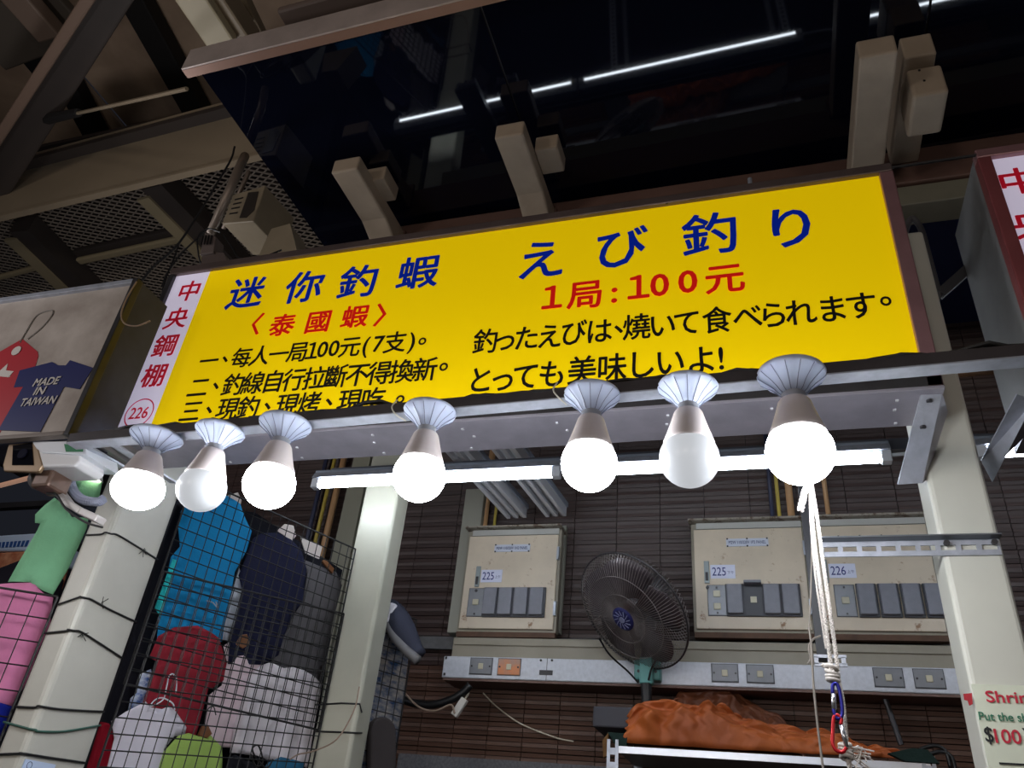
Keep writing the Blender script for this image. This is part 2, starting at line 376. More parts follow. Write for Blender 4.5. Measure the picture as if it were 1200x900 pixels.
st = MB(); st.tube([V((p.x, YL - 0.002, p.z)) for p in smoothpath([at(x, y, Y=YL) for x, y in ((24, 402), (32, 388), (44, 370), (60, 364), (62, 369), (50, 384), (33, 398))], 6)], 0.002, 4); st.build('string_print', mat('print_grey', (130, 124, 118), 0.6), ls)
mb = MB()
for s, x, y, ww, hh in (('MADE', 55, 447, 0.088, 0.026), ('IN', 47, 458, 0.036, 0.026), ('TAIWAN', 45, 470, 0.122, 0.026)):
    p = at(x, y, Y=YL - 0.004); put(mb, s, p, ww, hh, bold=0.02, fit=True, shear=0.12)
mb.build('white_lettering', pw, ls)

# ------------------------------------------------------------------ canopy, beams, arms
glass = mat('dark_glass', (9, 12, 26), 0.035, 0.0, spec=0.5)
can = thing('glass_canopy', (-0.5, 1.6, 3.9), 'glossy black glass canopy overhead with a bare steel front edge', 'canopy')
edges = (-1.76, -0.716, 0.607, 1.93)
TILT = 0.021
def ctilt(mb):
    for v in mb.v: v.z += TILT * (v.x + 0.5)
    return mb
for a, b in zip(edges, edges[1:]):
    ctilt(MB().box(a + 0.004, b - 0.004, 1.285, 2.5, 3.9, 3.912)).build('glass_pane', glass, can)
ctilt(MB().box(edges[0] - 0.03, edges[-1], 1.245, 1.252, 3.868, 3.975)).build('edge_trim', mat('scuffed_steel', (205, 190, 184), 0.35, 0.35, var=0.25, vscale=6), can, bevel=0.002)
ctilt(MB().box(edges[0] - 0.03, edges[-1], 1.252, 1.284, 3.868, 3.874)).build('edge_lip', mat('lip_tan', (150, 118, 104), 0.4, 0.4), can)
for a in edges[1:3]: ctilt(MB().box(a - 0.008, a + 0.008, 1.29, 2.5, 3.912, 3.95)).build('pane_joint', darkst, can)
tag(MB().box(-1.40, 2.2, 2.135, 2.25, 3.70, 3.86).build('canopy_beam', brown, bevel=0.006), 'long brown painted steel beam just above the yellow sign', 'beam')
tag(MB().box(-1.2, 2.2, 2.145, 2.25, 3.61, 3.695).build('canopy_beam', mat('beam_greige', (132, 128, 112), 0.5, var=0.2, vscale=5), bevel=0.004), 'greenish-grey beam under the brown beam, seen in the gap right of the yellow sign', 'beam')
MB()
def arm(x0, x1, y0, y1, z0, z1, label, drop=0.05):
    t = thing('cantilever_bracket', ((x0 + x1) / 2, y1, z0), label, 'bracket', 'beige bracket arms under the canopy')
    ye = y0 + (y1 - y0) * 0.62; mb = MB()
    v = [(x, y, z) for y, za in ((y0, z0), (ye, z0), (y1, z0 - drop)) for x, z in ((x0, za), (x1, za), (x1, z1), (x0, z1))]
    mb.add(v, [(0, 3, 2, 1), (8, 9, 10, 11)] + [(k + j, k + (j + 1) % 4, k + 4 + (j + 1) % 4, k + 4 + j) for k in (0, 4) for j in range(4)])
    mb.build('box_section', armm, t, bevel=0.007)
    MB().box(x0 - 0.008, x1 + 0.008, y1 - 0.012, y1, z0 - drop - 0.02, z1).build('end_plate', brown, t)
    return t
a2 = at(580, 165, Z=3.746); b2 = at(613, 157, Z=3.746)
arm(a2.x, b2.x, a2.y - 0.01, 2.133, 3.746, 3.815, 'beige box-section arm over the gap between the sign\'s two texts')
a1 = at(389, 205, Z=3.746); b1 = at(418, 197, Z=3.746)
arm(a1.x, b1.x, a1.y - 0.01, 2.133, 3.746, 3.815, 'leftmost beige box-section arm above the sign')
a3 = at(1007, 68, Z=3.68); b3 = at(1053, 60, Z=3.68)
arm(a3.x, b3.x, a3.y, 2.133, 3.68, 3.76, 'large beige box-section arm above the sign\'s right end', 0.0)
for (x, y, xx, yy, nm) in ((436, 205, 455, 235, 'above the leftmost arm'), (636, 168, 650, 200, 'behind the middle arm')):
    p = at(x, y, Z=3.83)
    tag(MB().box(p.x - 0.03, p.x + 0.055, p.y, p.y + 0.12, 3.80, 3.87).build('mounting_block', armm, bevel=0.006), 'small beige mounting block under the glass ' + nm, 'bracket')
t = thing('hinge_bracket', at(1085, 110, Z=3.68), 'two-piece beige hinge bracket right of the large canopy arm', 'bracket')
p = at(1062, 68, Z=3.79); q = at(1098, 62, Z=3.79)
MB().box(p.x - 0.005, q.x, p.y, 2.133, 3.79, 3.89).build('rear_block', armm, t, bevel=0.006)
p = at(1070, 113, Z=3.65); q = at(1113, 105, Z=3.65)
MB().box(p.x, q.x, p.y, p.y + 0.16, 3.65, 3.775).build('front_block', armm, t, bevel=0.010, seg=3)
mb = MB(); mb.cbox((p.x + 0.035, p.y - 0.001, 3.76), 0.006, 0.003, 0.006).cbox((p.x + 0.04, p.y - 0.001, 3.71), 0.006, 0.003, 0.006); mb.build('bolt', black, t)
mb = MB()
mb.tube(smoothpath([at(x, y, Y=1.55) for x, y in ((780, 238), (830, 226), (885, 218), (940, 212), (1035, 198), (1130, 184), (1210, 172))], 6), 0.004, 5)
tag(mb.build('cable', blackw), 'thin black cable running along the top edge of the yellow sign', 'cable')
p = at(879, 213, Y=1.56)
tag(MB().lathe([(0.006, 0), (0.006, 0.035)], (p.x, 1.565, 3.2), 8).build('bolt', alu), 'steel bolt standing on the top edge of the yellow sign', 'bolt')

# ------------------------------------------------------------------ bulb rail
rail = thing('lamp_rail', (-0.5, 1.29, 2.42), 'long thin metal rail crossing in front of the yellow sign with bulbs under it', 'rail')
RA, RB = V((-1.63, 1.32, 2.402)), V((0.98, 1.32, 2.446))
def rz(x): return RA.z + (RB.z - RA.z) * (x - RA.x) / (RB.x - RA.x)
a, b = RA, RB
MB().hexa([(a.x, 1.305, a.z), (b.x, 1.305, b.z), (b.x, 1.309, b.z), (a.x, 1.309, a.z), (a.x, 1.305, a.z + .024), (b.x, 1.305, b.z + .024), (b.x, 1.309, b.z + .024), (a.x, 1.309, a.z + .024)]).build('front_leg', mat('rail_dark', (72, 66, 68), 0.5, 0.3, var=0.3, vscale=10), rail)
MB().hexa([(a.x, 1.305, a.z - .003), (b.x, 1.305, b.z - .003), (b.x, 1.340, b.z - .003), (a.x, 1.340, a.z - .003), (a.x, 1.305, a.z), (b.x, 1.305, b.z), (b.x, 1.340, b.z), (a.x, 1.340, a.z)]).build('bottom_leg', alu, rail)
for k, (x, yy) in enumerate(((-1.60, 1.70), (-1.52, 1.70))):
    MB().bar((x, 1.325, rz(x) + 0.004), (x - (0.12 if k < 2 else 0), yy, rz(x) + 0.075), 0.022, 0.005).build('support_strap', alu, rail)
mb = MB(); path = []
for i in range(70):
    x = -1.58 + i * 0.036; path.append((x, 1.318 + 0.006 * sin(i * 1.7), rz(x) + 0.027 + 0.002 * sin(i * .9) + 0.010 * max(0, sin(i * 0.37)) ** 8))
mb.tube(path, 0.0045, 6)
mb.tube([(p[0] + .01, p[1] - .008, p[2] - .003 + 0.004 * sin(i * 2.1)) for i, p in enumerate(path)], 0.0035, 5)
tag(mb.build('lamp_cable', blackw), 'twin black cables lying along the top of the bulb rail', 'cable')
for x, y, lb_ in ((190 / 3 + 400, 535 / 3 + 300, 'left of the fourth bulb'), (757 / 3 + 400, 475 / 3 + 300, 'left of the fifth bulb')):
    mb = MB(); p = at(x, y, Y=1.30); mb.tube(smoothpath([(p.x, 1.301, p.z + 0.022), (p.x - 0.006, 1.295, p.z), (p.x + 0.008, 1.297, p.z - 0.02), (p.x + 0.014, 1.33, p.z - 0.015)], 4), 0.0018, 5)
    tag(mb.build('cable_tie', mat('tie_cream', (205, 200, 185), 0.5)), 'pale plastic cable tie looped round the bulb rail ' + lb_, 'cable tie')

# bulbs --------------------------------------------------------------
def ztop(): return 0
holder_m = mat('holder_white', (196, 206, 230), 0.4); neck_m = mat('bulb_neck', (214, 204, 204), 0.4)
def make_bulb(lit):
    t = thing('light_bulb', (0, 1.29, 2.42), None, 'light bulb', 'bulbs hanging in a row from the rail')
    # local coordinates: rail underside is z=2.42 at the thing's origin
    prof = [(0.0535, 0.006), (0.056, 0.001), (0.054, -0.004), (0.046, -0.011), (0.036, -0.019), (0.028, -0.027), (0.023, -0.034), (0.018, -0.038)]
    R0 = V((0, 1.29, 2.42))
    MB().lathe(prof, R0, 56, wob=lambda i, j, n: (-0.07 if j % 7 == 0 else 0.0) * (1 if 0 < i < 7 else 0)).build('lamp_holder', holder_m, t, smooth=True)
    gl = MB()
    for k in range(14):
        a_ = 2 * pi * k / 14 + 0.06; gl.tube([R0 + V(((r_ + 0.0008) * cos(a_), (r_ + 0.0008) * sin(a_), z_)) for r_, z_ in prof[2:]], 0.0007, 4, cap=False)
    tag(gl.build('groove_line', mat('groove_blue', (120, 128, 156), 0.5), t), kind='stuff')
    MB().lathe([(0.030, 0.002), (0.030, 0.012)], R0, 16).build('mounting_base', white_pl, t)
    MB().lathe([(0.018, -0.037), (0.0195, -0.039), (0.017, -0.042), (0.0195, -0.045), (0.0175, -0.048), (0.0185, -0.050)], R0, 20).build('screw_collar', alu, t, smooth=True)
    MB().lathe([(0.0185, -0.049), (0.0235, -0.051), (0.0265, -0.056), (0.032, -0.075), (0.039, -0.097), (0.0455, -0.115), (0.045, -0.118)], R0, 28).build('bulb_neck', neck_m, t, smooth=True)
    zc, r = -0.146, 0.0530; pr_ = [(0.0450, -0.1175)]
    for i in range(1, 15):
        a_ = radians(58 - i * 148 / 14); pr_.append((max(0.0005, r * cos(a_)), zc + r * sin(a_) * 0.98))
    gm = mat('globe_lit', (255, 255, 255), 0.3, emit=BULB_E, ecol=(246, 250, 255)) if lit else mat('globe_unlit_glow', (120, 122, 126), 0.3, emit=0.58, ecol=(236, 240, 246))  # faint emission put into the unlit globes to keep them evenly white
    MB().lathe(pr_, R0, 28).build('globe', gm, t, smooth=True)
    return t
lit0 = make_bulb(True); off0 = make_bulb(False)
bl = [(-1.340, 2.257, 1.09, 0.90, 1, 'lit bulb furthest left, in front of the left post'), (-1.164, 2.249, 1.0, 0.97, 0, 'unlit white bulb second from the left, above the blue T-shirt'),
      (-0.994, 2.250, 1.04, 1.0, 1, 'lit bulb third from the left, above the navy T-shirt'), (-0.646, 2.254, 1.0, 1.01, 1, 'lit bulb in front of the left fluorescent tube, under the left text of the sign'),
      (-0.300, 2.262, 1.0, 1.03, 1, 'lit bulb just left of the right-hand unlit bulb, at the tube joint'), (-0.114, 2.263, 1.02, 1.03, 0, 'unlit white bulb between two lit bulbs under the right text'),
      (0.074, 2.264, 1.10, 1.10, 1, 'largest lit bulb furthest right, above the white rope')]
used = {0: False, 1: False}
for x, gz, k, kz, l, lab in bl:
    src = lit0 if l else off0
    o = src if not used[l] else copy_tree(src); used[l] = True
    o.scale = (k, k, kz); o.location = (x, 1.29, gz + 0.146 * kz); o['label'] = lab
    for ch_ in o.children:
        if ch_.name.startswith('mounting_base'): ch_.scale = (1, 1, max(0.4, (rz(x) - 0.0035 - o.location.z) / kz / 0.012))
    o.rotation_euler = (random.uniform(-.02, .02), random.uniform(-.02, .02), random.uniform(0, 1))

# ------------------------------------------------------------------ fluorescent battens
tube_m = mat('tube_lit', (255, 255, 255), 0.3, emit=TUBE_E, ecol=(235, 245, 255))
house_m = mat('batten_grey', (150, 158, 172), 0.35, 0.4)
def batten(xa, xb, label):
    YT = 2.42; z0 = at(700, 553, Y=YT).z
    t = thing('fluorescent_batten', ((xa + xb) / 2, YT, z0), label, 'lamp', 'fluorescent tube lamps behind the bulbs')
    MB().box(xa, xb, YT - 0.006, YT + 0.035, z0 + 0.022, z0 + 0.062).build('housing', house_m, t, bevel=0.004)
    MB().hexa([(xa, YT - 0.02, z0 + 0.024), (xb, YT - 0.02, z0 + 0.024), (xb, YT - 0.016, z0 + 0.024), (xa, YT - 0.016, z0 + 0.024), (xa, YT - 0.006, z0 + 0.05), (xb, YT - 0.006, z0 + 0.05), (xb, YT - 0.002, z0 + 0.05), (xa, YT - 0.002, z0 + 0.05)]).build('lip', alu, t)
    for s in (xa, xb - 0.03): MB().box(s, s + 0.03, YT - 0.016, YT + 0.016, z0 - 0.016, z0 + 0.024).build('socket', white_pl, t, bevel=0.003)
    MB().tube([(xa + 0.03, YT, z0), (xb - 0.03, YT, z0)], 0.0135, 12).build('tube', tube_m, t, smooth=True)
TB = lambda x, y: at(x, y, Y=2.42).x
batten(TB(366, 571), TB(657, 556), 'lit fluorescent batten on the left, behind the third and fourth bulbs')
batten(TB(660, 556), TB(1044, 532), 'lit fluorescent batten on the right, ending beside the right post')
batten(TB(1142, 526), 1.85, 'lit fluorescent batten at the far right, beyond the right post')
tag(MB().tube([(TB(1044, 532), 2.42, 2.82), (TB(1080, 532), 2.42, 2.825), (TB(1110, 532), 2.43, 2.83), (TB(1142, 532), 2.42, 2.83)], 0.006, 8).build('cable', white_pl), 'short white lead between the two right tubes', 'cable')
mb = MB().box(-1.62, 1.8, 2.46, 2.49, 2.86, 2.90)
tag(mb.build('support_channel', mat('channel_grey', (96, 98, 106), 0.4, 0.5)), 'grey steel channel carrying the fluorescent tubes', 'rail')
# unlit ribbed fixtures running back to the wall
for xa, lab in ((0, 'left one of two unlit ribbed silver fixtures above the first panel box'), (1, 'right one of two unlit ribbed silver fixtures above the first panel box')):
    p = at(533 + 57 * xa, 520, Z=3.0); q = at(606 + 46 * xa, 602 - 2 * xa, Z=3.0); d = (q - p).normalized(); p = p - d * 0.35
    t = thing('ribbed_fixture', (p + q) / 2, lab, 'lamp', 'unlit silver fixtures under the stall ceiling'); sd = d.cross(V((0, 0, 1))).normalized()
    MB().bar(p + V((0, 0, .03)), q + V((0, 0, .03)), 0.11, 0.02).build('tray', house_m, t)
    for k in (-1, 0, 1):
        MB().bar(p + sd * k * 0.04, q + sd * k * 0.04, 0.016, 0.045).build('rib', mat('rib_silver', (196, 196, 202), 0.4, 0.2), t)
    for k in (-.5, .5): MB().tube([p + sd * k * 0.04, q + sd * k * 0.04 + d * 0.02], 0.012, 10).build('tube', mat('tube_unlit', (205, 208, 214), 0.3), t, smooth=True)

# ------------------------------------------------------------------ brackets on the right post
t = thing('sign_bracket', (0.33, 1.6, 2.3), 'folded galvanised bracket joining the yellow sign to the right post', 'bracket')
A = [at(1079, 464, Y=1.60), at(1104, 462, Y=1.60), at(1077, 545, Y=1.69), at(1051, 567, Y=1.69)]
B0 = at(1109, 478, Y=1.63)
p0, p1, p2, p3 = at(1079, 463, Z=2.525), at(1104, 462, Z=2.525), at(1081, 566, Y=1.686), at(1052, 568, Y=1.686)
MB().hexa([p3, p2, p1, p0] + [v + V((0, 0.003, 0.004)) for v in (p3, p2, p1, p0)]).build('front_plate', alu, t)
p4, p5 = at(1110, 483, Z=2.525), at(1085, 562, Y=1.72)
MB().hexa([p2, p5, p4, p1] + [v + V((0.002, 0.002, 0.002)) for v in (p2, p5, p4, p1)]).build('side_plate', stain_steel, t)
mb = MB()
for x, y, k in ((1089, 468, .06), (1081, 494, .35)):
    p = p0.lerp(p3, k).lerp(p1.lerp(p2, k), 0.45); mb.lathe([(0.006, -0.004), (0.006, 0.0)], p, 10)
mb.build('bolt', darkst, t)
t = thing('sign_bracket', (0.50, 1.7, 2.3), 'slanted galvanised bracket joining the right-hand sign to the right post', 'bracket')
q0, q1, q2, q3 = at(1192, 462, Z=2.52), at(1212, 470, Z=2.52), at(1163, 565, Y=1.78), at(1150, 540, Y=1.78)
MB().hexa([q0, q1, q2, q3] + [v + V((0, 0.004, 0.004)) for v in (q0, q1, q2, q3)]).build('front_plate', alu, t)
q4, q5 = at(1222, 490, Z=2.52), at(1173, 540, Y=1.80)
MB().hexa([q1, q4, q5, q2] + [v + V((0, 0.004, 0.003)) for v in (q1, q4, q5, q2)]).build('side_plate', stain_steel, t)
# slotted angle on the post
YR = 1.688
sa = thing('slotted_angle', (0.25, YR, 2.28), 'horizontal slotted galvanised angle bolted across the right post', 'rail')
L0, L1 = at(964, 655, Y=YR), at(1173, 646, Y=YR); zl0, zl1 = at(1070, 652, Y=YR).z, at(1070, 634, Y=YR).z
L0x, L1x = L0.x, L1.x; nsl = 9; mb = MB(); zm0 = zl0 + (zl1 - zl0) * 0.34; zm1 = zl0 + (zl1 - zl0) * 0.66; dx = (L1x - L0x) / nsl
mb.box(L0x, L1x, YR - 0.003, YR, zl0, zm0).box(L0x, L1x, YR - 0.003, YR, zm1, zl1)
for i in range(nsl + 1):
    xx = L0x + i * dx; mb.box(max(L0x, xx - dx * 0.13), min(L1x, xx + dx * 0.13), YR - 0.003, YR, zm0, zm1)
mb.build('slotted_web', alu, sa)
MB().box(L0x, L1x + 0.002, YR - 0.028, YR, zl1, zl1 + 0.003).build('flange', mat('angle_shade', (112, 116, 122), 0.4, 0.6), sa)
mb = MB()
for x, y in ((1109, 637), (1165, 636)):
    p = at(x, y, Y=YR - 0.004); mb.lathe([(0.006, 0), (0.006, 0.007)], p, 8, Matrix.Rotation(pi / 2, 3, 'X'))
mb.build('bolt', darkst, sa)
# hanging dark bar
hb = thing('hanger_bar', at(951, 680, Y=1.72), 'vertical dark grey steel bar hanging behind the white rope', 'bracket')
p = at(950, 650, Y=1.70)
MB().box(p.x - 0.010, p.x + 0.012, 1.692, 1.706, at(957, 775, Y=1.7).z, 2.524).build('bar', mat('bar_grey', (40, 42, 48), 0.5, 0.2), hb)
q = at(957, 775, Y=1.7)
mb = MB().box(q.x - .005, q.x + 0.055, 1.686, 1.691, q.z - 0.012, q.z - 0.006).box(q.x - .005, q.x + 0.055, 1.686, 1.691, q.z + 0.004, q.z + 0.010)
for k in (0, .025, .05): mb.box(q.x - .005 + k, q.x + 0.003 + k, 1.686, 1.691, q.z - 0.008, q.z + 0.006)
mb.build('slotted_foot', alu, hb)

# ------------------------------------------------------------------ notice boards
nb = thing('notice_board', (0.5, 1.685, 1.7), 'cream notice about shrimp prices fixed to the right post', 'sign')
k0 = at(1138, 802, Y=1.684); board_m = mat('notice_cream', (222, 226, 206), 0.5, var=0.06, vscale=20)
MB().box(k0.x, k0.x + 0.34, 1.680, 1.686, k0.z - 0.42, k0.z).build('board', board_m, nb)
def ltext(s, x, y, w_px, h_px, m_, y_=1.6785, bold=0.015):
    p = at(x, y, Y=y_); sc = (at(x + w_px / 2, y, Y=y_) - at(x - w_px / 2, y, Y=y_)).x; hz = at(x, y - h_px / 2, Y=y_).z - at(x, y + h_px / 2, Y=y_).z
    mb = MB(); put(mb, s, p, sc, hz, bold=bold, fit=True); return mb.build('lettering', m_, nb)
ltext('Shrim', 1183, 817, 56, 14, mat('ink_rose', (200, 36, 62), 0.5))
ltext('Put the sh', 1175, 840, 56, 10, mat('ink_green', (30, 120, 90), 0.5), bold=0.006)
ltext('$', 1159, 862, 10, 21, mat('ink_black2', (25, 28, 32), 0.5))
ltext('100', 1181, 863, 31, 17, MATS['ink_rose'])
ltext('Y', 1205, 861, 12, 15, MATS['ink_black2'])
p = at(1171, 894, Y=1.678); MB().box(p.x, p.x + 0.2, 1.678, 1.6795, p.z - 0.002, p.z + 0.001).build('rule_line', MATS['ink_black2'], nb)
flat_p = [at(x, y, Y=1.686) for x, y in ((1129, 813), (1139, 812), (1140, 825), (1136, 827), (1134, 821), (1130, 820))]
MB().prism([V((p.x, 1.6875, p.z)) for p in flat_p], (0, -0.001, 0)).build('red_tape', mat('tape_red', (170, 30, 44), 0.5), pr_)
p = at(36, 892, Y=1.688); q = at(95, 899, X=-1.797)
nb2 = thing('paper_notice', (-1.79, 1.75, 1.72), 'small pale blue paper notice taped low on the left post', 'sign')
ppm = mat('paper_blue', (196, 212, 240), 0.6)
pa = at(44, 892, X=-1.796)
MB().box(-1.797, -1.7945, 1.70, 1.80, pa.z - 0.13, pa.z).build('paper', ppm, nb2)
MB().tube([V((-1.794, 1.718 + 0.008 * cos(t), pa.z - 0.012 + 0.008 * sin(t))) for t in [i * pi / 6 for i in range(13)]], 0.0008, 4).build('ring_mark', mat('ink_slate', (60, 80, 120), 0.6), nb2)

# ------------------------------------------------------------------ panel boxes on the wall
YB = 3.25
def pbox(tl, tr_, br, bl_, label, covers, card, plate, kinds):
    """corner pixels of the front door"""
    c = [at(*q, Y=YB) for q in (tl, tr_, br, bl_)]
    x0 = (c[0].x + c[3].x) / 2; x1 = (c[1].x + c[2].x) / 2; z1 = (c[0].z + c[1].z) / 2; z0 = (c[2].z + c[3].z) / 2
    t = thing('panel_box', ((x0 + x1) / 2, YB, z0), label, 'electrical box', 'beige electrical panel boxes on the back wall')
    MB().box(x0 - 0.012, x1 + 0.012, YB + 0.006, YW - 0.105 if x0 < -1 else YW - 0.031, z0 - 0.012, z1 + 0.03).build('body', beige_dk, t, bevel=0.004)
    MB().box(x0, x1, YB - 0.006, YB + 0.005, z0, z1).build('door', beige, t, bevel=0.003)
    MB().box(x0 - 0.02, x1 + 0.015, YB - 0.03, YB + 0.10, z1 + 0.034, z1 + 0.042).build('rain_hood', mat('hood_grey', (150, 142, 130), 0.5, stain=((86, 64, 48), 30, 0.5)), t)
    MB().box(x0 + 0.012, x1, YB - 0.004, YB + 0.005, z1 + 0.003, z1 + 0.03).build('header_strip', mat('strip_pale', (176, 174, 168), 0.5), t)
    MB().box(x0 - 0.008, x1 + 0.01, YB - 0.004, YB + 0.03, z0 - 0.034, z0 - 0.013).build('sill', rust, t)
    for zz in (z1 - 0.09, z0 + 0.09): MB().box(x1 - 0.002, x1 + 0.008, YB - 0.012, YB + 0.002, zz - 0.03, zz + 0.03).build('hinge', alu, t)
    W_ = x1 - x0
    # name plate
    px, pz = x0 + W_ * plate[0], z1 - 0.062
    pl = MB().box(px - 0.085, px + 0.085, YB - 0.009, YB - 0.006, pz - 0.017, pz + 0.017).build('name_plate', mat('plate_white', (200, 204, 218), 0.5), t)
    mb = MB(); put(mb, plate[1], (px, YB - 0.0095, pz), 0.150, 0.014, bold=0.012, fit=True); mb.build('plate_lettering', mat('ink_plate', (84, 92, 130), 0.5), pl)
    mb = MB()
    for a_ in (-0.08, 0, 0.08):
        for b_ in (-0.016, 0.016): mb.cbox((px + a_, YB - 0.010, pz + b_), 0.006, 0.003, 0.006)
    mb.build('rivet', black, pl)
    cx, cz = x0 + W_ * card[0], z0 + card[3]
    cd = MB().box(cx - 0.050, cx + 0.050, YB - 0.008, YB - 0.006, cz - 0.029, cz + 0.029).build('number_card', mat('card_white', (214, 216, 236), 0.5), t)
    mb = MB(); put(mb, card[1], (cx - 0.015, YB - 0.0086, cz), 0.055, 0.036, bold=0.004, fit=True); put(mb, card[2], (cx + 0.031, YB - 0.0086, cz - 0.004), 0.026, 0.014, bold=0.0, fit=True)
    mb.build('card_lettering', mat('ink_card', (40, 46, 120), 0.5), cd)
    lt = MB().box(cx - 0.075, cx - 0.054, YB - 0.014, YB - 0.006, cz - 0.05, cz + 0.045).build('latch', mat('latch_grey', (150, 158, 158), 0.4, 0.5), t, bevel=0.002)
    MB().box(cx - 0.070, cx - 0.059, YB - 0.018, YB - 0.014, cz - 0.04, cz - 0.005).build('latch_lever', darkst, lt)
    MB().lathe([(0.007, 0), (0.007, 0.006)], (cx - 0.064, YB - 0.006, cz - 0.068), 8, Matrix.Rotation(pi / 2, 3, 'X')).build('keyhole', darkst, t)
    cz2 = z0 + 0.115; w0 = covers[0]; step = covers[1]
    for i, kd in enumerate(kinds):
        xx = x0 + w0 + i * step
        if kd in 'od':
            MB().box(xx - 0.038, xx + 0.038, YB - 0.0075, YB - 0.006, cz2 - 0.064, cz2 + 0.064).build('gasket', mat('cover_dark', (70, 70, 76), 0.5), t)
            f = MB().box(xx - 0.036, xx + 0.036, YB - 0.010, YB - 0.006, cz2 - 0.062, cz2 + 0.062).build('outlet_plate', mat('plate_grey', (132, 133, 138), 0.4, 0.4, var=0.1, vscale=30), t, bevel=0.002)
            for zz in ((0,) if kd == 'o' else (-0.026, 0.026)):
                MB().box(xx - 0.014, xx + 0.014, YB - 0.015, YB - 0.010, cz2 + zz - 0.013, cz2 + zz + 0.013).build('socket', mat('ivory', (196, 188, 164), 0.4), f, bevel=0.002)
            mb = MB()
            for zz in (-0.052, 0.052): mb.cbox((xx, YB - 0.011, cz2 + zz), 0.007, 0.003, 0.007)
            mb.build('screw', darkst, f)
        else:
            f = MB().box(xx - 0.037, xx + 0.037, YB - 0.016, YB - 0.006, cz2 - 0.066, cz2 + 0.066).build('cover_frame', mat('cover_dark', (70, 70, 76), 0.5), t, bevel=0.003)
            if kd == 'c': MB().box(xx - 0.032, xx + 0.029, YB - 0.030, YB - 0.016, cz2 - 0.058, cz2 + 0.062).build('flip_lid', mat('cover_grey', (126, 126, 136), 0.45, var=0.1, vscale=40), f, bevel=0.004)
            else:
                MB().box(xx - 0.034, xx + 0.034, YB - 0.055, YB - 0.016, cz2 + 0.058, cz2 + 0.070).build('flip_lid', MATS['cover_grey'], f, bevel=0.003)
                MB().box(xx - 0.012, xx + 0.012, YB - 0.020, YB - 0.016, cz2 - 0.012, cz2 + 0.012).build('socket', mat('ivory', (196, 188, 164), 0.4), f)
    return t, x0, x1, z0, z1
mat('plate_grey', (132, 133, 138), 0.4, 0.4, var=0.1, vscale=30); mat('cover_grey', (126, 126, 136), 0.45, var=0.1, vscale=40); mat('ivory', (196, 188, 164), 0.4)
R1 = pbox((551, 629), (654, 627), (649, 739), (538, 736), 'beige electrical box with card 225, left of the fan', (0.068, 0.0712), (0.30, '225', '上午', 0.235), (0.5, 'M2W 110/220V 1N2 PANEL'), 'occcc')
R2 = pbox((812, 620), (942, 620), (949, 739), (817, 737), 'beige electrical box with card 225, right of the fan', (0.086, 0.0715), (0.26, '225', '下午', 0.235), (0.5, 'M2W 110/220V 1P2 PANEL'), 'dcOcc')
R3 = pbox((963, 616), (1087, 616), (1107, 741), (960, 739), 'beige electrical box with card 226, partly behind the right post', (0.080, 0.0785), (0.20, '226', '上午', 0.235), (0.40, 'M2W 110/220V 1N3 PANEL'), 'occcc')
# post strip behind first box and pipes
a_, b_ = at(528, 745, Y=YW - 0.05), at(551, 578, Y=YW - 0.05)
tag(MB().box(a_.x, a_.x + 0.10, YW - 0.10, YW - 0.0302, a_.z, b_.z).build('backing_channel', mat('channel_greige', (150, 148, 136), 0.5), bevel=0.004), 'grey-green steel channel standing behind the left electrical box', 'bracket')
a_ = at(655, 618, Y=YW - 0.04)
tag(MB().box(a_.x, a_.x + 0.04, YW - 0.06, YW - 0.0302, 2.50, a_.z).build('backing_channel', MATS['channel_greige']), 'short grey channel edge behind the right side of the left electrical box', 'bracket')
def vpipe(x, y, ytop, r, m_, label, zb=None, ybot=None):
    p = at(x, y, Y=YW - 0.05); zt_ = at(x, ytop, Y=YW - 0.05).z; zb_ = at(x, ybot, Y=YW - 0.05).z
    tag(MB().tube([(p.x, YW - 0.05, zb_), (p.x, YW - 0.05, zt_)], r, 12).build('conduit_pipe', m_, smooth=True), label, 'pipe', 'conduit pipes running up the back wall')
orange = mat('pipe_tan', (196, 152, 108), 0.5); yellow = mat('pipe_yellow', (196, 174, 78), 0.5); slate = mat('pipe_slate', (56, 60, 84), 0.5)
vpipe(569, 600, 480, 0.016, orange, 'tan pipe entering the top of the left electrical box', ybot=619)
vpipe(581, 600, 480, 0.007, yellow, 'thin yellow pipe entering the top of the left electrical box', ybot=619)
vpipe(904, 590, 480, 0.009, slate, 'thin slate pipe above the middle electrical box', ybot=612)
vpipe(912, 590, 480, 0.008, yellow, 'thin yellow pipe above the middle electrical box', ybot=612)
vpipe(926, 590, 480, 0.015, orange, 'tan pipe above the middle electrical box, beside the rope', ybot=612)
vpipe(969, 590, 480, 0.010, orange, 'tan pipe above the right electrical box, right of the hanger bar', ybot=609)
vpipe(370, 590, 480, 0.012, slate, 'slate pipe behind the left end of the fluorescent tube', ybot=760)
vpipe(380, 590, 480, 0.010, yellow, 'yellow pipe beside the slate pipe, left of the middle post', ybot=760)
vpipe(391, 590, 480, 0.017, orange, 'thick tan pipe beside the yellow pipe, left of the middle post', ybot=760)
p = at(402, 610, Y=YW - 0.05)
tag(MB().box(p.x, p.x + 0.10, YW - 0.08, YW - 0.0302, 1.9, 3.7).build('wall_column', mat('column_greige', (150, 148, 130), 0.5)), 'flat grey-green column on the wall just left of the middle post', 'column')

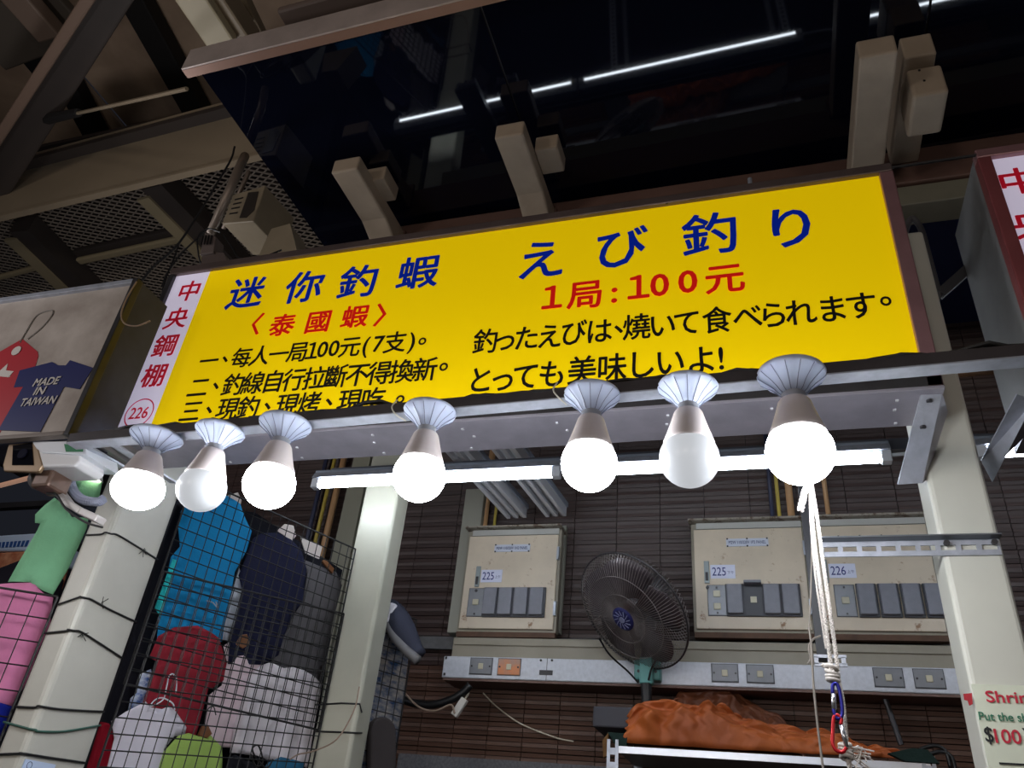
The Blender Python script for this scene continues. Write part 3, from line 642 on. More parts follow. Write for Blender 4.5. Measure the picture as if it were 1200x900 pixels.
# ------------------------------------------------------------------ trunking and switch plates under the boxes
YT = 3.22
zt0 = at(830, 804, Y=YT).z; zt1 = at(830, 776, Y=YT).z; xt0 = at(519, 780, Y=YT).x; xt1 = at(1127, 790, Y=YT).x
tr = thing('switch_trunking', ((xt0 + xt1) / 2, YT, zt0), 'long silver trunking with switch plates under the electrical boxes', 'trunking')
MB().box(xt0, xt1 + 0.2, YT, YW - 0.0302, zt0, zt1).build('metal_channel', zinc, tr, bevel=0.004)
MB().box(xt0 + 0.008, xt1 + 0.2, YT + 0.004, YW - 0.0302, zt0 - 0.010, zt0 - 0.001).build('underside', mat('trunk_brown', (110, 84, 74), 0.6), tr)
MB().box(xt0 + 0.02, xt1 + 0.2, YT + 0.03, YW - 0.0302, zt1 + 0.001, zt1 + 0.088).build('top_ledge', beige_dk, tr, bevel=0.004)
MB().box(xt0 + 0.03, xt1 + 0.2, YT + 0.022, YT + 0.034, zt1 + 0.055, zt1 + 0.060).build('ledge_lip', beige_dk, tr)
pm_ = {'g': MATS['plate_grey'], 'o': mat('plate_orange', (212, 134, 88), 0.5, c2=(160, 140, 130), vscale=14)}
zc = (zt0 + zt1) / 2 + 0.004
for x, kd in ((564, 'g'), (597, 'o'), (849, 'g'), (890, 'g'), (1039, 'g'), (1086, 'g')):
    p = at(x, 780, Y=YT)
    MB().box(p.x - 0.0505, p.x + 0.0505, YT - 0.0025, YT - 0.0003, zc - 0.0335, zc + 0.0355).build('gasket', MATS['cover_dark'], tr)
    f = MB().box(p.x - 0.048, p.x + 0.048, YT - 0.006, YT - 0.0005, zc - 0.031, zc + 0.033).build('switch_plate', pm_[kd], tr, bevel=0.002)
    if kd == 'o': f['label'] = 'switch plate with orange peeling film'
    MB().box(p.x - 0.011, p.x + 0.011, YT - 0.010, YT - 0.006, zc - 0.012, zc + 0.012).build('switch', MATS['ivory'], f, bevel=0.002)
    mb = MB()
    for k in (-0.04, 0.04): mb.lathe([(0.004, 0), (0.004, 0.002)], (p.x + k, YT - 0.006, zc), 8, Matrix.Rotation(pi / 2, 3, 'X'))
    mb.build('screw', darkst, f)
mb = MB(); p = at(634, 774, Y=YT); mb.lathe([(0.005, 0), (0.005, 0.003)], (p.x, YT - 0.001, p.z), 8, Matrix.Rotation(pi / 2, 3, 'X')); q = at(647, 774, Y=YT); mb.lathe([(0.005, 0), (0.005, 0.003)], (q.x, YT - 0.001, q.z), 8, Matrix.Rotation(pi / 2, 3, 'X'))
for x, y in ((521, 771), (519, 790)):
    p = at(x + 2, y, Y=YT); mb.cbox((p.x, YT - 0.002, p.z), 0.008, 0.004, 0.010)
mb.build('bolt', darkst, tr)
p = at(640, 788, Y=YT); mb = MB().box(p.x - 0.028, p.x + 0.028, YT - 0.004, YT - 0.0005, p.z - 0.010, p.z + 0.008); mb.build('splice_plate', darkst, tr)
p = at(641, 780, Y=YT); MB().box(p.x - 0.001, p.x + 0.001, YT - 0.0012, YT - 0.0002, zt0, zt1).build('joint_line', darkst, tr)

# ------------------------------------------------------------------ fan
FC = at(741, 716, Y=3.0); los = (FC - EYE).normalized()
dimg = (-0.75 * rt - 0.66 * up); dimg = (dimg - los * dimg.dot(los)).normalized()
ang = radians(48); fn = (-los * cos(ang) + dimg * sin(ang)).normalized()
fx = V((0, 0, 1)).cross(fn).normalized(); fy = fn.cross(fx)
FR = Matrix((fx, fy, fn)).transposed()
fan = thing('wall_fan', at(757, 790, Y=3.2), 'dark caged wall fan with teal mount, tilted down between the electrical boxes', 'fan')
RF = 0.243
def F(x, y, z): return FC + FR @ V((x, y, z))
cage_m = mat('cage_wire', (120, 112, 110), 0.3, 0.3)
mb = MB()
for k in range(110):
    t = 2 * pi * k / 110
    pth = []
    for r_, z in ((0.045, 0.062), (0.10, 0.060), (0.17, 0.050), (0.218, 0.028), (RF, 0.0)):
        tt = t + (r_ - 0.045) * 0.9; pth.append(F(r_ * cos(tt), r_ * sin(tt), z))
    mb.tube(pth, 0.0014, 3, cap=False)
tag(mb.build('front_grille', cage_m, fan), kind='stuff')
mb = MB()
for k in range(80):
    t = 2 * pi * k / 80; pth = [F(r_ * cos(t), r_ * sin(t), z) for r_, z in ((0.06, -0.085), (0.15, -0.078), (0.218, -0.05), (RF, -0.002))]
    mb.tube(pth, 0.0014, 3, cap=False)
tag(mb.build('rear_grille', cage_m, fan), kind='stuff')
def ringm(mb, R_, z, r, n=56):
    mb.tube([F(R_ * cos(2 * pi * i / n), R_ * sin(2 * pi * i / n), z) for i in range(n + 1)], r, 6, cap=False)
mb = MB(); ringm(mb, RF, 0.0, 0.004); mb.build('rim', mat('rim_grey', (52, 48, 50), 0.4), fan, smooth=True)
mb = MB(); ringm(mb, 0.17, 0.051, 0.0016); ringm(mb, 0.10, 0.061, 0.0014); ringm(mb, 0.17, -0.072, 0.0016); mb.build('support_ring', cage_m, fan)
bd = MB().lathe([(0.048, 0.056), (0.048, 0.064), (0.040, 0.069), (0.012, 0.070)], FC, 28, FR).build('hub_badge', mat('badge_navy', (34, 36, 86), 0.35), fan, smooth=False)
mb = MB()
for k in range(12):
    t = 2 * pi * k / 12; mb.tube([F(0.018 * cos(t), 0.018 * sin(t), 0.0705), F(0.038 * cos(t + .3), 0.038 * sin(t + .3), 0.070)], 0.0018, 4)
mb.lathe([(0.012, 0.068), (0.012, 0.073)], FC, 16, FR); mb.build('badge_rays', mat('badge_silver', (130, 134, 160), 0.4), bd)
bm_ = mat('blade_smoke', (74, 64, 68), 0.3, alpha=0.93)
for k in range(5):
    t0 = 2 * pi * k / 5 + 0.5; mb = MB(); pts = []
    for i in range(9):
        for j in range(5):
            a_ = t0 + (i / 8) * 1.22; rr = 0.05 + (0.175) * (j / 4) * (0.80 + 0.2 * sin(pi * i / 8)); tw = 0.045 * (i / 8 - .5)
            pts.append(F(rr * cos(a_), rr * sin(a_), tw))
    mb.add(pts, [(i * 5 + j, i * 5 + j + 1, (i + 1) * 5 + j + 1, (i + 1) * 5 + j) for i in range(8) for j in range(4)])
    o = mb.build('blade', bm_, fan, smooth=True); md = o.modifiers.new('s', 'SOLIDIFY'); md.thickness = 0.002
MB().lathe([(0.03, 0.03), (0.055, 0.02), (0.058, -0.02), (0.05, -0.04)], FC, 24, FR).build('blade_hub', mat('hub_dark', (44, 40, 44), 0.4), fan, smooth=True)
MB().lathe([(0.05, -0.085), (0.075, -0.095), (0.078, -0.16), (0.06, -0.20), (0.03, -0.21)], FC, 24, FR).build('motor_housing', mat('motor_grey', (52, 48, 50), 0.5), fan, smooth=True)
teal = mat('teal_plastic', (86, 146, 142), 0.4)
pa = at(757, 783, Y=3.13); pb = at(757, 803, Y=3.13)
MB().tube([F(0, 0, -0.15), V((pa.x, 3.16, pa.z + 0.05)), V((pa.x, 3.15, pa.z))], 0.024, 12).build('neck', mat('motor_grey', (52, 48, 50), 0.5), fan, smooth=True)
MB().box(pa.x - 0.052, pa.x + 0.050, 3.165, YT - 0.001, at(757, 799, Y=3.2).z, pa.z + 0.04).build('wall_mount', teal, fan, bevel=0.006)
MB().box(pa.x - 0.024, pa.x + 0.026, 3.12, 3.165, pb.z + 0.004, pa.z + 0.04).build('pivot_block', teal, fan, bevel=0.006)
pc = at(758, 836, Y=3.13)
MB().tube([(pa.x, 3.135, pb.z + 0.006), (pa.x + 0.003, 3.135, pc.z)], [0.021, 0.019], 12).build('control_stem', black, fan, smooth=False)
mb = MB(); mb.tube(smoothpath([at(702, 748, Y=3.05), at(715, 768, Y=3.1), at(735, 786, Y=3.14), at(748, 800, Y=3.14)], 6), 0.004, 6)
mb.tube(smoothpath([at(768, 775, Y=3.1), at(763, 785, Y=3.12), at(760, 797, Y=3.11)], 4), 0.004, 6); mb.build('cord', black, fan)
mb = MB()
for k in (-0.034, 0.032): mb.lathe([(0.006, 0), (0.006, 0.004)], (pa.x + k, 3.165, pa.z - 0.004), 8, Matrix.Rotation(pi / 2, 3, 'X'))
mb.build('bolt', darkst, fan)

# ------------------------------------------------------------------ cloth
def cloth(name, pts, p0_, n_, m_, label, cat='shirt', group=None, folds=0.011, ff=24.0, th=0.004, seam=True, lean=0.05, step=0.022, puff=0.005, vert=True, back=0.0):
    n_ = V(n_).normalized(); U = V((0, 0, 1)).cross(n_).normalized(); W_ = n_.cross(U); p0_ = V(p0_) - n_ * back
    P = [atp(x, y, p0_, n_) for x, y in pts]; uv = [((p - p0_).dot(U), (p - p0_).dot(W_)) for p in P]
    bm = bmesh.new(); vs = [bm.verts.new((u, v, 0)) for u, v in uv]; bm.faces.new(vs)
    us = [a[0] for a in uv]; ws = [a[1] for a in uv]
    for ax, lo, hi in ((0, min(us), max(us)), (1, min(ws), max(ws))):
        k = lo + step
        while k < hi:
            co = V((k, 0, 0)) if ax == 0 else V((0, k, 0)); no = V((1, 0, 0)) if ax == 0 else V((0, 1, 0))
            bmesh.ops.bisect_plane(bm, geom=bm.verts[:] + bm.edges[:] + bm.faces[:], plane_co=co, plane_no=no); k += step
    def dist(x, y):
        d = 9
        for i in range(len(uv)):
            x1, y1 = uv[i]; x2, y2 = uv[(i + 1) % len(uv)]; dx, dy = x2 - x1, y2 - y1; L2 = dx * dx + dy * dy or 1e-9
            t = max(0, min(1, ((x - x1) * dx + (y - y1) * dy) / L2)); d = min(d, sqrt((x - x1 - t * dx) ** 2 + (y - y1 - t * dy) ** 2))
        return d
    ph = random.uniform(0, 6); mx, mw = max(ws), min(ws)
    for v in bm.verts:
        u_, w_ = v.co.x, v.co.y; d = dist(u_, w_); amp = folds * (0.35 + 0.65 * (mx - w_) / max(1e-6, mx - mw))
        z = amp * (sin(ff * u_ + ph + 3 * w_) + 0.6 * sin(ff * 1.9 * u_ - 7 * w_ + ph) + 0.5 * sin(9 * w_ + 14 * u_ + ph)) - puff * max(0, 1 - d / 0.06) ** 2
        v.co.z = z
    bmesh.ops.triangulate(bm, faces=[f for f in bm.faces if len(f.verts) > 4])
    me = bpy.data.meshes.new(name); Mx = Matrix((U, W_, n_)).transposed()
    base = p0_ + U * sum(us) / len(us) + W_ * mw
    for v in bm.verts: v.co = p0_ + Mx @ v.co - base
    bmesh.ops.recalc_face_normals(bm, faces=bm.faces); bm.to_mesh(me); bm.free(); me.materials.append(m_)
    for p in me.polygons: p.use_smooth = True
    o = bpy.data.objects.new(name, me); COL.objects.link(o); o.location = base; ORG[o] = base
    md = o.modifiers.new('s', 'SOLIDIFY'); md.thickness = th; md.offset = -1
    return tag(o, label, cat, group)
def fab(n, c, c2=None, **k): return mat(n, c, 0.92, c2=c2, var=0.12, vscale=9, bump=0.15, bscale=160, spec=0.15, **k)

GA, GB = V((-1.798, 1.93, 0)), V((-1.535, 2.6, 0)); gd = (GB - GA).normalized(); gn = V((gd.y, -gd.x, 0))  # gn faces right/front
assert gn.dot(EYE - GA) > 0
gp = V((GA.x, GA.y, 2))
G = 'garments hung behind the wire grid'
cloth('back_cloth', [(208, 590), (100, 905), (365, 905), (372, 850), (395, 700), (402, 668), (300, 600)], gp, gn, fab('cloth_black', (32, 32, 40)), 'black backing cloth behind the hung shirts on the grid', 'cloth', folds=0.004, back=0.24, step=0.06)
cloth('tee_shirt', [(222, 585), (246, 572), (262, 578), (283, 590), (297, 622), (291, 645), (277, 670), (264, 733), (262, 752), (188, 750), (192, 715), (203, 652), (213, 640), (210, 615), (214, 598)], gp, gn, fab('tee_blue', (30, 140, 198)), 'bright blue T-shirt hung behind the grid under the unlit left bulb', group=G, back=0.09)
cloth('tee_shirt', [(299, 630), (309, 624), (328, 624), (342, 632), (354, 647), (361, 667), (356, 706), (346, 717), (334, 744), (326, 768), (309, 779), (270, 778), (270, 748), (284, 692), (280, 674), (291, 649)], gp, gn, fab('tee_navy', (36, 38, 62)), 'navy T-shirt hung behind the grid right of the bright blue one', group=G, back=0.10)
cloth('tank_top', [(350, 652), (372, 662), (394, 670), (402, 686), (371, 805), (340, 800), (318, 782), (346, 720), (356, 706), (361, 672)], gp, gn, fab('tank_grey', (98, 95, 98)), 'charcoal top hung behind the grid next to the middle post', 'shirt', group=G, back=0.14)
cloth('tee_shirt', [(188, 745), (205, 735), (232, 733), (246, 740), (258, 748), (268, 775), (264, 797), (252, 806), (247, 806), (240, 835), (232, 866), (205, 860), (168, 830), (180, 795), (186, 775), (178, 770)], gp, gn, fab('tee_red', (165, 50, 64)), 'dark red T-shirt hung behind the grid below the bright blue one', group=G, back=0.055)
cloth('tee_shirt', [(133, 845), (149, 834), (172, 822), (178, 829), (190, 831), (199, 827), (207, 834), (221, 852), (219, 861), (206, 863), (193, 878), (186, 910), (126, 910), (136, 866)], gp, gn, fab('tee_white', (236, 230, 242)), 'white T-shirt on a wire hanger low in the grid', group=G, back=0.03)
cloth('tee_shirt', [(186, 910), (193, 882), (210, 862), (221, 859), (234, 863), (247, 860), (262, 876), (264, 910)], gp, gn, fab('tee_lime', (168, 198, 104)), 'lime green T-shirt at the bottom of the grid', group=G, back=0.022)
cloth('tee_shirt', [(98, 910), (118, 846), (128, 848), (137, 870), (131, 910)], gp, gn, fab('tee_crimson', (132, 18, 34)), 'crimson garment sleeve at the lower left corner of the grid', group=G, back=0.05)
cloth('tee_shirt', [(262, 757), (272, 751), (281, 760), (290, 756), (305, 771), (307, 784), (294, 790), (286, 820), (277, 876), (240, 874), (246, 815), (262, 803), (268, 776)], gp, gn, fab('tee_pink_white', (240, 216, 224)), 'pale pink T-shirt hung beside the dark red one', group=G, back=0.11)
cloth('long_skirt', [(298, 786), (307, 780), (318, 776), (332, 783), (350, 781), (366, 790), (378, 802), (362, 900), (330, 894), (300, 885), (271, 882), (281, 836), (290, 796)], gp, gn, fab('skirt_white', (240, 232, 238)), 'white pleated garments hanging in front of the middle post', 'skirt', group=G, folds=0.014, ff=70, back=0.10)
cloth('tee_shirt', [(258, 912), (268, 888), (276, 884), (290, 891), (300, 893), (310, 912)], gp, gn, fab('tee_dark', (34, 34, 40)), 'dark T-shirt at the bottom of the grid right of the lime one', group=G, back=0.05)
cloth('tee_shirt', [(305, 912), (316, 894), (330, 887), (343, 890), (356, 894), (352, 912)], gp, gn, fab('tee_teal', (52, 112, 148)), 'dusty blue T-shirt at the bottom of the grid beside the middle post', group=G, back=0.05)
cloth('strip_cloth', [(281, 665), (289, 690), (268, 752), (258, 750), (270, 700)], gp, gn, fab('strip_white', (220, 226, 236)), 'white cloth showing between the blue and navy T-shirts', 'cloth', group=G, back=0.13, folds=0.003)
cloth('strap', [(203, 655), (208, 657), (188, 722), (182, 712)], gp, gn, fab('strap_cyan', (50, 200, 206)), 'cyan strap hanging left of the bright blue T-shirt', 'strap', back=0.05, folds=0.001, puff=0.004)
cloth('floral_cloth', [(166, 790), (178, 784), (181, 800), (170, 826), (152, 832), (155, 818), (162, 812)], gp, gn, mat('floral_print', (226, 234, 244), 0.9, c2=(30, 88, 176), vscale=55), 'blue and white floral cloth beside the dark red T-shirt', 'cloth', back=0.09, folds=0.003, puff=0.01)

def hanger(pts, m_, label, back, r=0.002, nm='wire_hanger'):
    q0_ = gp - gn * back; P = smoothpath([atp(x, y, q0_, gn) for x, y in pts], 5)
    return tag(MB().tube(P, r, 6).build(nm, m_), label, 'hanger', 'hangers behind the wire grid')
hanger([(206, 812), (207, 797), (203, 790), (198, 793), (195, 806), (191, 820), (176, 828), (182, 820), (191, 818), (202, 824), (205, 832)], white_pl, 'white wire hanger hooked over the dark red T-shirt', 0.0)
hanger([(253, 838), (250, 828), (243, 832), (240, 846), (241, 852)], darkst, 'dark hook of the lime T-shirt hanger', 0.0)
hanger([(253, 705), (255, 712), (249, 706), (242, 704)], alu, 'small steel hook on the bright blue T-shirt', 0.0)
woodh = mat('hanger_wood', (120, 76, 44), 0.5)
for pts, bk, lab in (([(233, 862), (238, 851), (244, 849), (249, 860), (243, 865)], 0.02, 'wooden hanger top inside the lime T-shirt'), ([(274, 754), (282, 744), (290, 743), (293, 755), (285, 760)], 0.105, 'wooden hanger top inside the pale pink T-shirt'),
                     ([(381, 655), (392, 666), (390, 672), (378, 658)], 0.13, 'wooden hanger arm above the charcoal top')):
    q0_ = gp - gn * bk; tag(MB().prism([atp(x, y, q0_, gn) for x, y in pts], -gn * 0.012).build('wooden_hanger', woodh, bevel=0.002), lab, 'hanger', 'hangers behind the wire grid')
card_h = mat('hanger_card', (196, 184, 178), 0.6)
for pts, bk, lab in (([(262, 590), (268, 580), (279, 577), (283, 586), (281, 598), (276, 592), (270, 589)], 0.10, 'pale hanger card above the bright blue T-shirt'),
                     ([(325, 622), (334, 614), (344, 616), (347, 628), (342, 634), (333, 627)], 0.115, 'pale hanger card above the navy T-shirt'),
                     ([(352, 628), (362, 634), (378, 640), (374, 655), (358, 648)], 0.16, 'pale hanger card above the charcoal top')):
    q0_ = gp - gn * bk; tag(MB().prism([atp(x, y, q0_, gn) for x, y in pts], -gn * 0.004).build('card_hanger', card_h), lab, 'hanger', 'hangers behind the wire grid')

def grid(A, B, za, zb, pitch, label, tilt=0.0, r=0.0019, off=0.0, m_=None):
    A = V(A); B = V(B); d = (B - A); L = d.length; d = d / L; n_ = V((d.y, -d.x, 0)); A = A + n_ * off
    t = thing('wire_grid', A + d * L / 2 + V((0, 0, za)), label, 'wire grid', 'black wire display grids'); mb = MB()
    nx = int(L / (pitch * 0.82))
    for i in range(1, nx): mb.tube([A + d * i * L / nx + V((0, 0, za + tilt * i / nx)), A + d * i * L / nx + V((0, 0, zb + tilt * i / nx))], r, 4)
    nz = int((zb - za) / pitch)
    for i in range(1, nz): z = za + (zb - za) * i / nz; mb.tube([A + n_ * 0.003 + V((0, 0, z)), A + d * L + n_ * 0.003 + V((0, 0, z + tilt))], r, 4)
    tag(mb.build('mesh_wire', m_ or blackw, t), kind='stuff')
    fr = MB()
    c_ = [A + V((0, 0, za)), A + d * L + V((0, 0, za + tilt)), A + d * L + V((0, 0, zb + tilt)), A + V((0, 0, zb))]
    for i in range(4): fr.tube([c_[i], c_[(i + 1) % 4]], r * 1.8, 6)
    fr.build('border_rod', m_ or blackw, t)
    return t
ztop_ = atp(405, 641, gp, gn).z
zlow_ = atp(240, 690, gp, gn).z; zbot_ = atp(240, 825, gp, gn).z
grid((GA.x, GA.y, 0), (GB.x, GB.y, 0), zbot_, ztop_, 0.042, 'black wire grid spanning between left and middle posts, upper sheet', off=0.02)
grid((GA.x, GA.y, 0), (GB.x, GB.y, 0), 0.9, zlow_, 0.042, 'black wire grid between left and middle posts, lower sheet in front of the white T-shirt', off=0.03, tilt=0.07)

# garments and grid left of the left post
gp2 = V((-1.90, 1.70, 2)); gd2 = (V((-1.90, 1.70, 0)) - V((-2.45, 1.35, 0))).normalized(); gn2 = V((gd2.y, -gd2.x, 0))
if gn2.dot(EYE - gp2) < 0: gn2 = -gn2
zt2 = atp(30, 694, gp2, gn2).z
grid((-2.45, 1.35, 0), (-1.895, 1.695, 0), 1.0, zt2, 0.062, 'black wire grid left of the left post in front of the pink T-shirt', off=0.0)
cloth('tee_shirt', [(-30, 684), (0, 684), (38, 682), (50, 694), (62, 700), (58, 730), (45, 760), (30, 800), (13, 830), (-40, 825)], gp2, gn2, fab('tee_pink', (226, 138, 182)), 'pink T-shirt behind the small grid at the left picture edge', group='garments left of the left post', back=0.05)
cloth('tee_shirt', [(-30, 826), (0, 824), (14, 828), (10, 850), (-5, 875), (-30, 880)], gp2, gn2, fab('tee_royal', (22, 36, 140)), 'royal blue garment below the pink T-shirt', group='garments left of the left post', back=0.04)
cloth('tee_shirt', [(64, 583), (72, 590), (84, 606), (103, 606), (101, 618), (80, 665), (62, 697), (50, 692), (36, 683), (10, 682), (22, 660), (44, 622), (48, 613), (41, 612), (41, 602), (52, 592)], gp2, gn2, fab('tee_green', (140, 204, 160)), 'mint green T-shirt hanging beside the left post', group='garments left of the left post', back=0.06, folds=0.010)
cloth('green_cloth', [(88, 562), (120, 562), (115, 585), (100, 588), (90, 582)], gp2, gn2, MATS['tee_green'], 'mint green cloth framed by the grey conduit', 'cloth', back=0.09, folds=0.003)

# wires tied round posts
def tie(path, label, r=0.0028, m_=None, cat='wire'):
    return tag(MB().tube(path, r, 6).build('tie_wire', m_ or blackw, smooth=True), label, cat, 'wires tied round the posts')
def postpath(pts):
    """pixels left of the corner sit on the front face, right of it on the side face"""
    out = []
    pf = None
    for f, x, y in pts:
        p = at(x, y, Y=1.685) if f == 'f' else at(x, y, X=-1.793)
        if f == 's' and pf == 'f':
            z_ = (out[-1].z + p.z) / 2; out += [V((-1.806, 1.6855, z_)), V((-1.7945, 1.697, z_))]
        out.append(p); pf = f
    return out
for pts, lab in (([('f', 100, 627), ('f', 118, 626), ('s', 138, 627), ('s', 160, 640), ('s', 185, 656)], 'black wire tied round the top of the left post under the first bulb'),
                 ([('f', 66, 709), ('f', 92, 700), ('s', 108, 703), ('s', 130, 715), ('s', 160, 729)], 'second black wire down on the left post with a twisted knot'),
                 ([('f', 52, 742), ('f', 80, 739), ('s', 96, 741), ('s', 120, 756), ('s', 143, 771)], 'third black wire down on the left post'),
                 ([('f', 17, 828), ('f', 40, 829), ('s', 70, 831), ('s', 100, 833), ('s', 122, 834)], 'fourth wire down, lying level on the left post'),
                 ([('f', 4, 846), ('f', 30, 853), ('s', 45, 857), ('s', 75, 857), ('s', 118, 850)], 'green and black twisted wire low on the left post'),
                 ([('f', -5, 884), ('f', 22, 883), ('s', 52, 887), ('s', 80, 891), ('s', 100, 894)], 'lowest black wire round the left post')):
    tie(smoothpath(postpath(pts), 6), lab, m_=mat('wire_green', (56, 96, 84), 0.5) if 'green' in lab else None)
for y0_, lab in ((826, 'upper black wire tied round the middle post'), (857, 'lower black wire tied round the middle post')):
    sl = -2 if y0_ < 840 else 1
    tie([at(369, y0_, Y=2.597), at(400, y0_ + sl, Y=2.597), V((-1.378, 2.597, at(401, y0_ + sl, Y=2.597).z)), at(424, y0_ + sl + (11 if y0_ < 840 else 1), X=-1.377)], lab, r=0.003)
for x, y, s_ in ((168, 645, 1), (120, 706, 1), (96, 743, 1)):
    p = at(x, y, X=-1.792); mb = MB()
    for k in range(5): mb.tube([p, p + V((0.004 * random.random(), random.uniform(-.02, .02), random.uniform(-.02, .02)))], 0.0012, 4)
    tag(mb.build('wire_knot', blackw), 'frayed knot of black wire on the side of the left post at %s' % {645: 'the top wire', 706: 'the second wire', 743: 'the third wire'}[y], 'wire')

# ------------------------------------------------------------------ security camera and clutter by the left post
cc = thing('security_camera', at(60, 540, Y=1.5), 'white security camera with brown front under the grimy left sign', 'camera')
YC = 1.37
gold = mat('camera_bronze', (142, 118, 92), 0.4, 0.3)
cw = mat('camera_white', (214, 212, 214), 0.4)
f0 = [at(x, y, Y=YC) for x, y in ((4, 552), (3, 545), (10, 520), (42, 516), (50, 545), (44, 553))]
front = [V((p.x, YC, p.z)) for p in f0]
MB().prism(front, (0, 0.012, 0)).build('front_bezel', gold, cc, bevel=0.003)
g0 = [at(x, y, Y=YC - 0.002) for x, y in ((14, 545), (15, 522), (37, 519), (39, 545))]
lens = MB().prism([V((p.x, YC - 0.002, p.z)) for p in g0], (0, 0.004, 0)).build('front_window', mat('camera_glass', (10, 10, 16), 0.08), cc)
p = at(27, 532, Y=YC - 0.004); MB().lathe([(0.014, 0), (0.014, 0.004), (0.009, 0.004)], p, 20, Matrix.Rotation(pi / 2, 3, 'X')).build('lens', mat('lens_dark', (26, 26, 40), 0.15), lens)
b0 = [at(x, y, Y=YC + 0.03) for x, y in ((44, 553), (50, 545), (36, 516), (98, 520), (103, 530), (103, 546), (96, 552))]
MB().prism([V((p.x, YC + 0.002, p.z)) for p in b0], (0, 0.09, 0)).build('body', cw, cc, bevel=0.006, seg=3)
h0 = [at(x, y, Y=YC - 0.01) for x, y in ((34, 515), (40, 524), (47, 529), (100, 532), (98, 516))]
MB().prism([V((p.x, YC - 0.004, p.z)) for p in h0], (0, 0.12, 0)).build('sun_hood', white_pl, cc, bevel=0.003)
s0 = [at(x, y, Y=YC - 0.012) for x, y in ((73, 519), (96, 520), (95, 528), (75, 528))]
MB().prism([V((p.x, YC - 0.006, p.z)) for p in s0], (0, 0.001, 0)).build('green_sticker', mat('sticker_green', (30, 116, 72), 0.5), cc)
p = at(65, 561, Y=YC + 0.06)
MB().box(p.x - 0.03, p.x + 0.03, YC + 0.02, YC + 0.09, p.z - 0.04, at(65, 552, Y=YC + 0.04).z).build('ball_joint', mat('joint_brown', (112, 88, 76), 0.4, 0.3, var=0.3, vscale=30), cc, bevel=0.008)
bp = thing('camera_arm', at(90, 600, Y=1.6), 'bent pale metal arm running from the security camera to the left post', 'bracket')
for dz, r_ in ((0, 0.0),):
    P = [at(x, y, Y=1.46) for x, y in ((56, 574), (68, 574), (80, 590), (98, 601), (118, 610))]
    for a_, b_ in zip(P, P[1:]): MB().bar(a_, b_, 0.034, 0.018, (0, 0, 1)).build('arm_segment', mat('arm_pale', (176, 170, 168), 0.45, 0.2), bp, bevel=0.003)
MB().tube(smoothpath([at(x, y, Y=1.43) for x, y in ((55, 578), (66, 580), (78, 597), (100, 612), (120, 618))], 5), 0.003, 5).build('arm_cable', blackw, bp)
fc = MB(); pth = smoothpath([at(x, y, Y=1.5) for x, y in ((83, 553), (83, 566), (88, 578), (98, 586), (115, 588), (122, 584))], 14)
fc.tube(pth, [0.011 + 0.0016 * (i % 2) for i in range(len(pth))], 10)
tag(fc.build('flex_conduit', mat('conduit_grey', (136, 140, 158), 0.5)), 'grey corrugated conduit curving beside the security camera', 'conduit')
gs = mat('grey_straps', (150, 146, 146), 0.4, 0.5)
for k, (a_, b_, lab) in enumerate((((118, 522), (160, 548), 'grey metal strap under the left end of the sign, nearest the camera'), ((140, 520), (185, 545), 'grey metal strap under the left end of the sign, nearest the first bulb'))):
    tag(MB().bar(at(*a_, Y=1.43), at(*b_, Y=1.66), 0.022, 0.012).build('metal_strap', gs, bevel=0.002), lab, 'bracket')
# clip lamp glow pieces next to camera
t = thing('reflector_lamp', at(110, 558, Y=1.75), 'small bright reflector lamp shining behind the security camera', 'lamp')
p = at(113, 557, Y=1.75); MB().lathe([(0.030, -0.012), (0.018, 0.004), (0.006, 0.008)], p, 18, Matrix.Rotation(0.3, 3, 'Y')).build('shade', white_pl, t, smooth=True)
MB().lathe([(0.004, -0.016), (0.024, -0.013), (0.024, -0.011)], p, 18, Matrix.Rotation(0.3, 3, 'Y')).build('bulb', mat('small_lamp', (255, 250, 235), 0.3, emit=8, ecol=(255, 240, 215)), t)

# things of the clothes stall seen far left
MBx = at(-20, 590, Y=3.0)
tag(MB().box(-5.2, -2.75, 3.3, 3.4, 0, 2.95).build('dark_partition', mat('partition_dark', (24, 26, 34), 0.7)), 'dark partition at the back of the clothes stall', 'partition')
p = at(0, 595, Y=2.9); q = at(70, 590, Y=2.9)
tag(MB().bar(V((p.x - .5, 2.9, p.z)), V((q.x + .2, 2.9, q.z)), 0.04, 0.03).build('shelf_rail', darkst), 'dark horizontal rail across the back of the clothes stall', 'rail')
for (pts, m_, nm, lab) in (([(-20, 628), (48, 624), (40, 646), (-20, 646)], mat('band_pale', (190, 205, 225), 0.6), 'packed_box', 'pale blue carton edge behind the green T-shirt'),
                      ([(-20, 648), (34, 645), (26, 668), (16, 684), (-20, 690)], mat('carton_orange', (212, 150, 112), 0.6, c2=(170, 90, 60), vscale=20), 'packed_box', 'orange carton below the pale blue carton at the left edge'),
                      ([(-20, 672), (24, 655), (14, 686), (-20, 700)], fab('dark_bag', (34, 32, 40)), 'dark_bag', 'dark bag in front of the orange carton at the left edge')):
    yy = (2.6 if 'pale' in lab else 2.58) if 'carton' in lab and nm != 'dark_bag' else 2.36
    P = [at(x, y, Y=yy) for x, y in pts]; tag(MB().prism([V((p.x, yy, p.z)) for p in P], (0, 0.25 if 'carton' in lab else 0.15, 0)).build(nm, m_, bevel=0.01), lab, 'box' if nm != 'dark_bag' else 'bag')
P = [at(x, y, Y=2.598) for x, y in ((-20, 637), (36, 633), (33, 640), (-20, 643))]
bnd = MB(); 
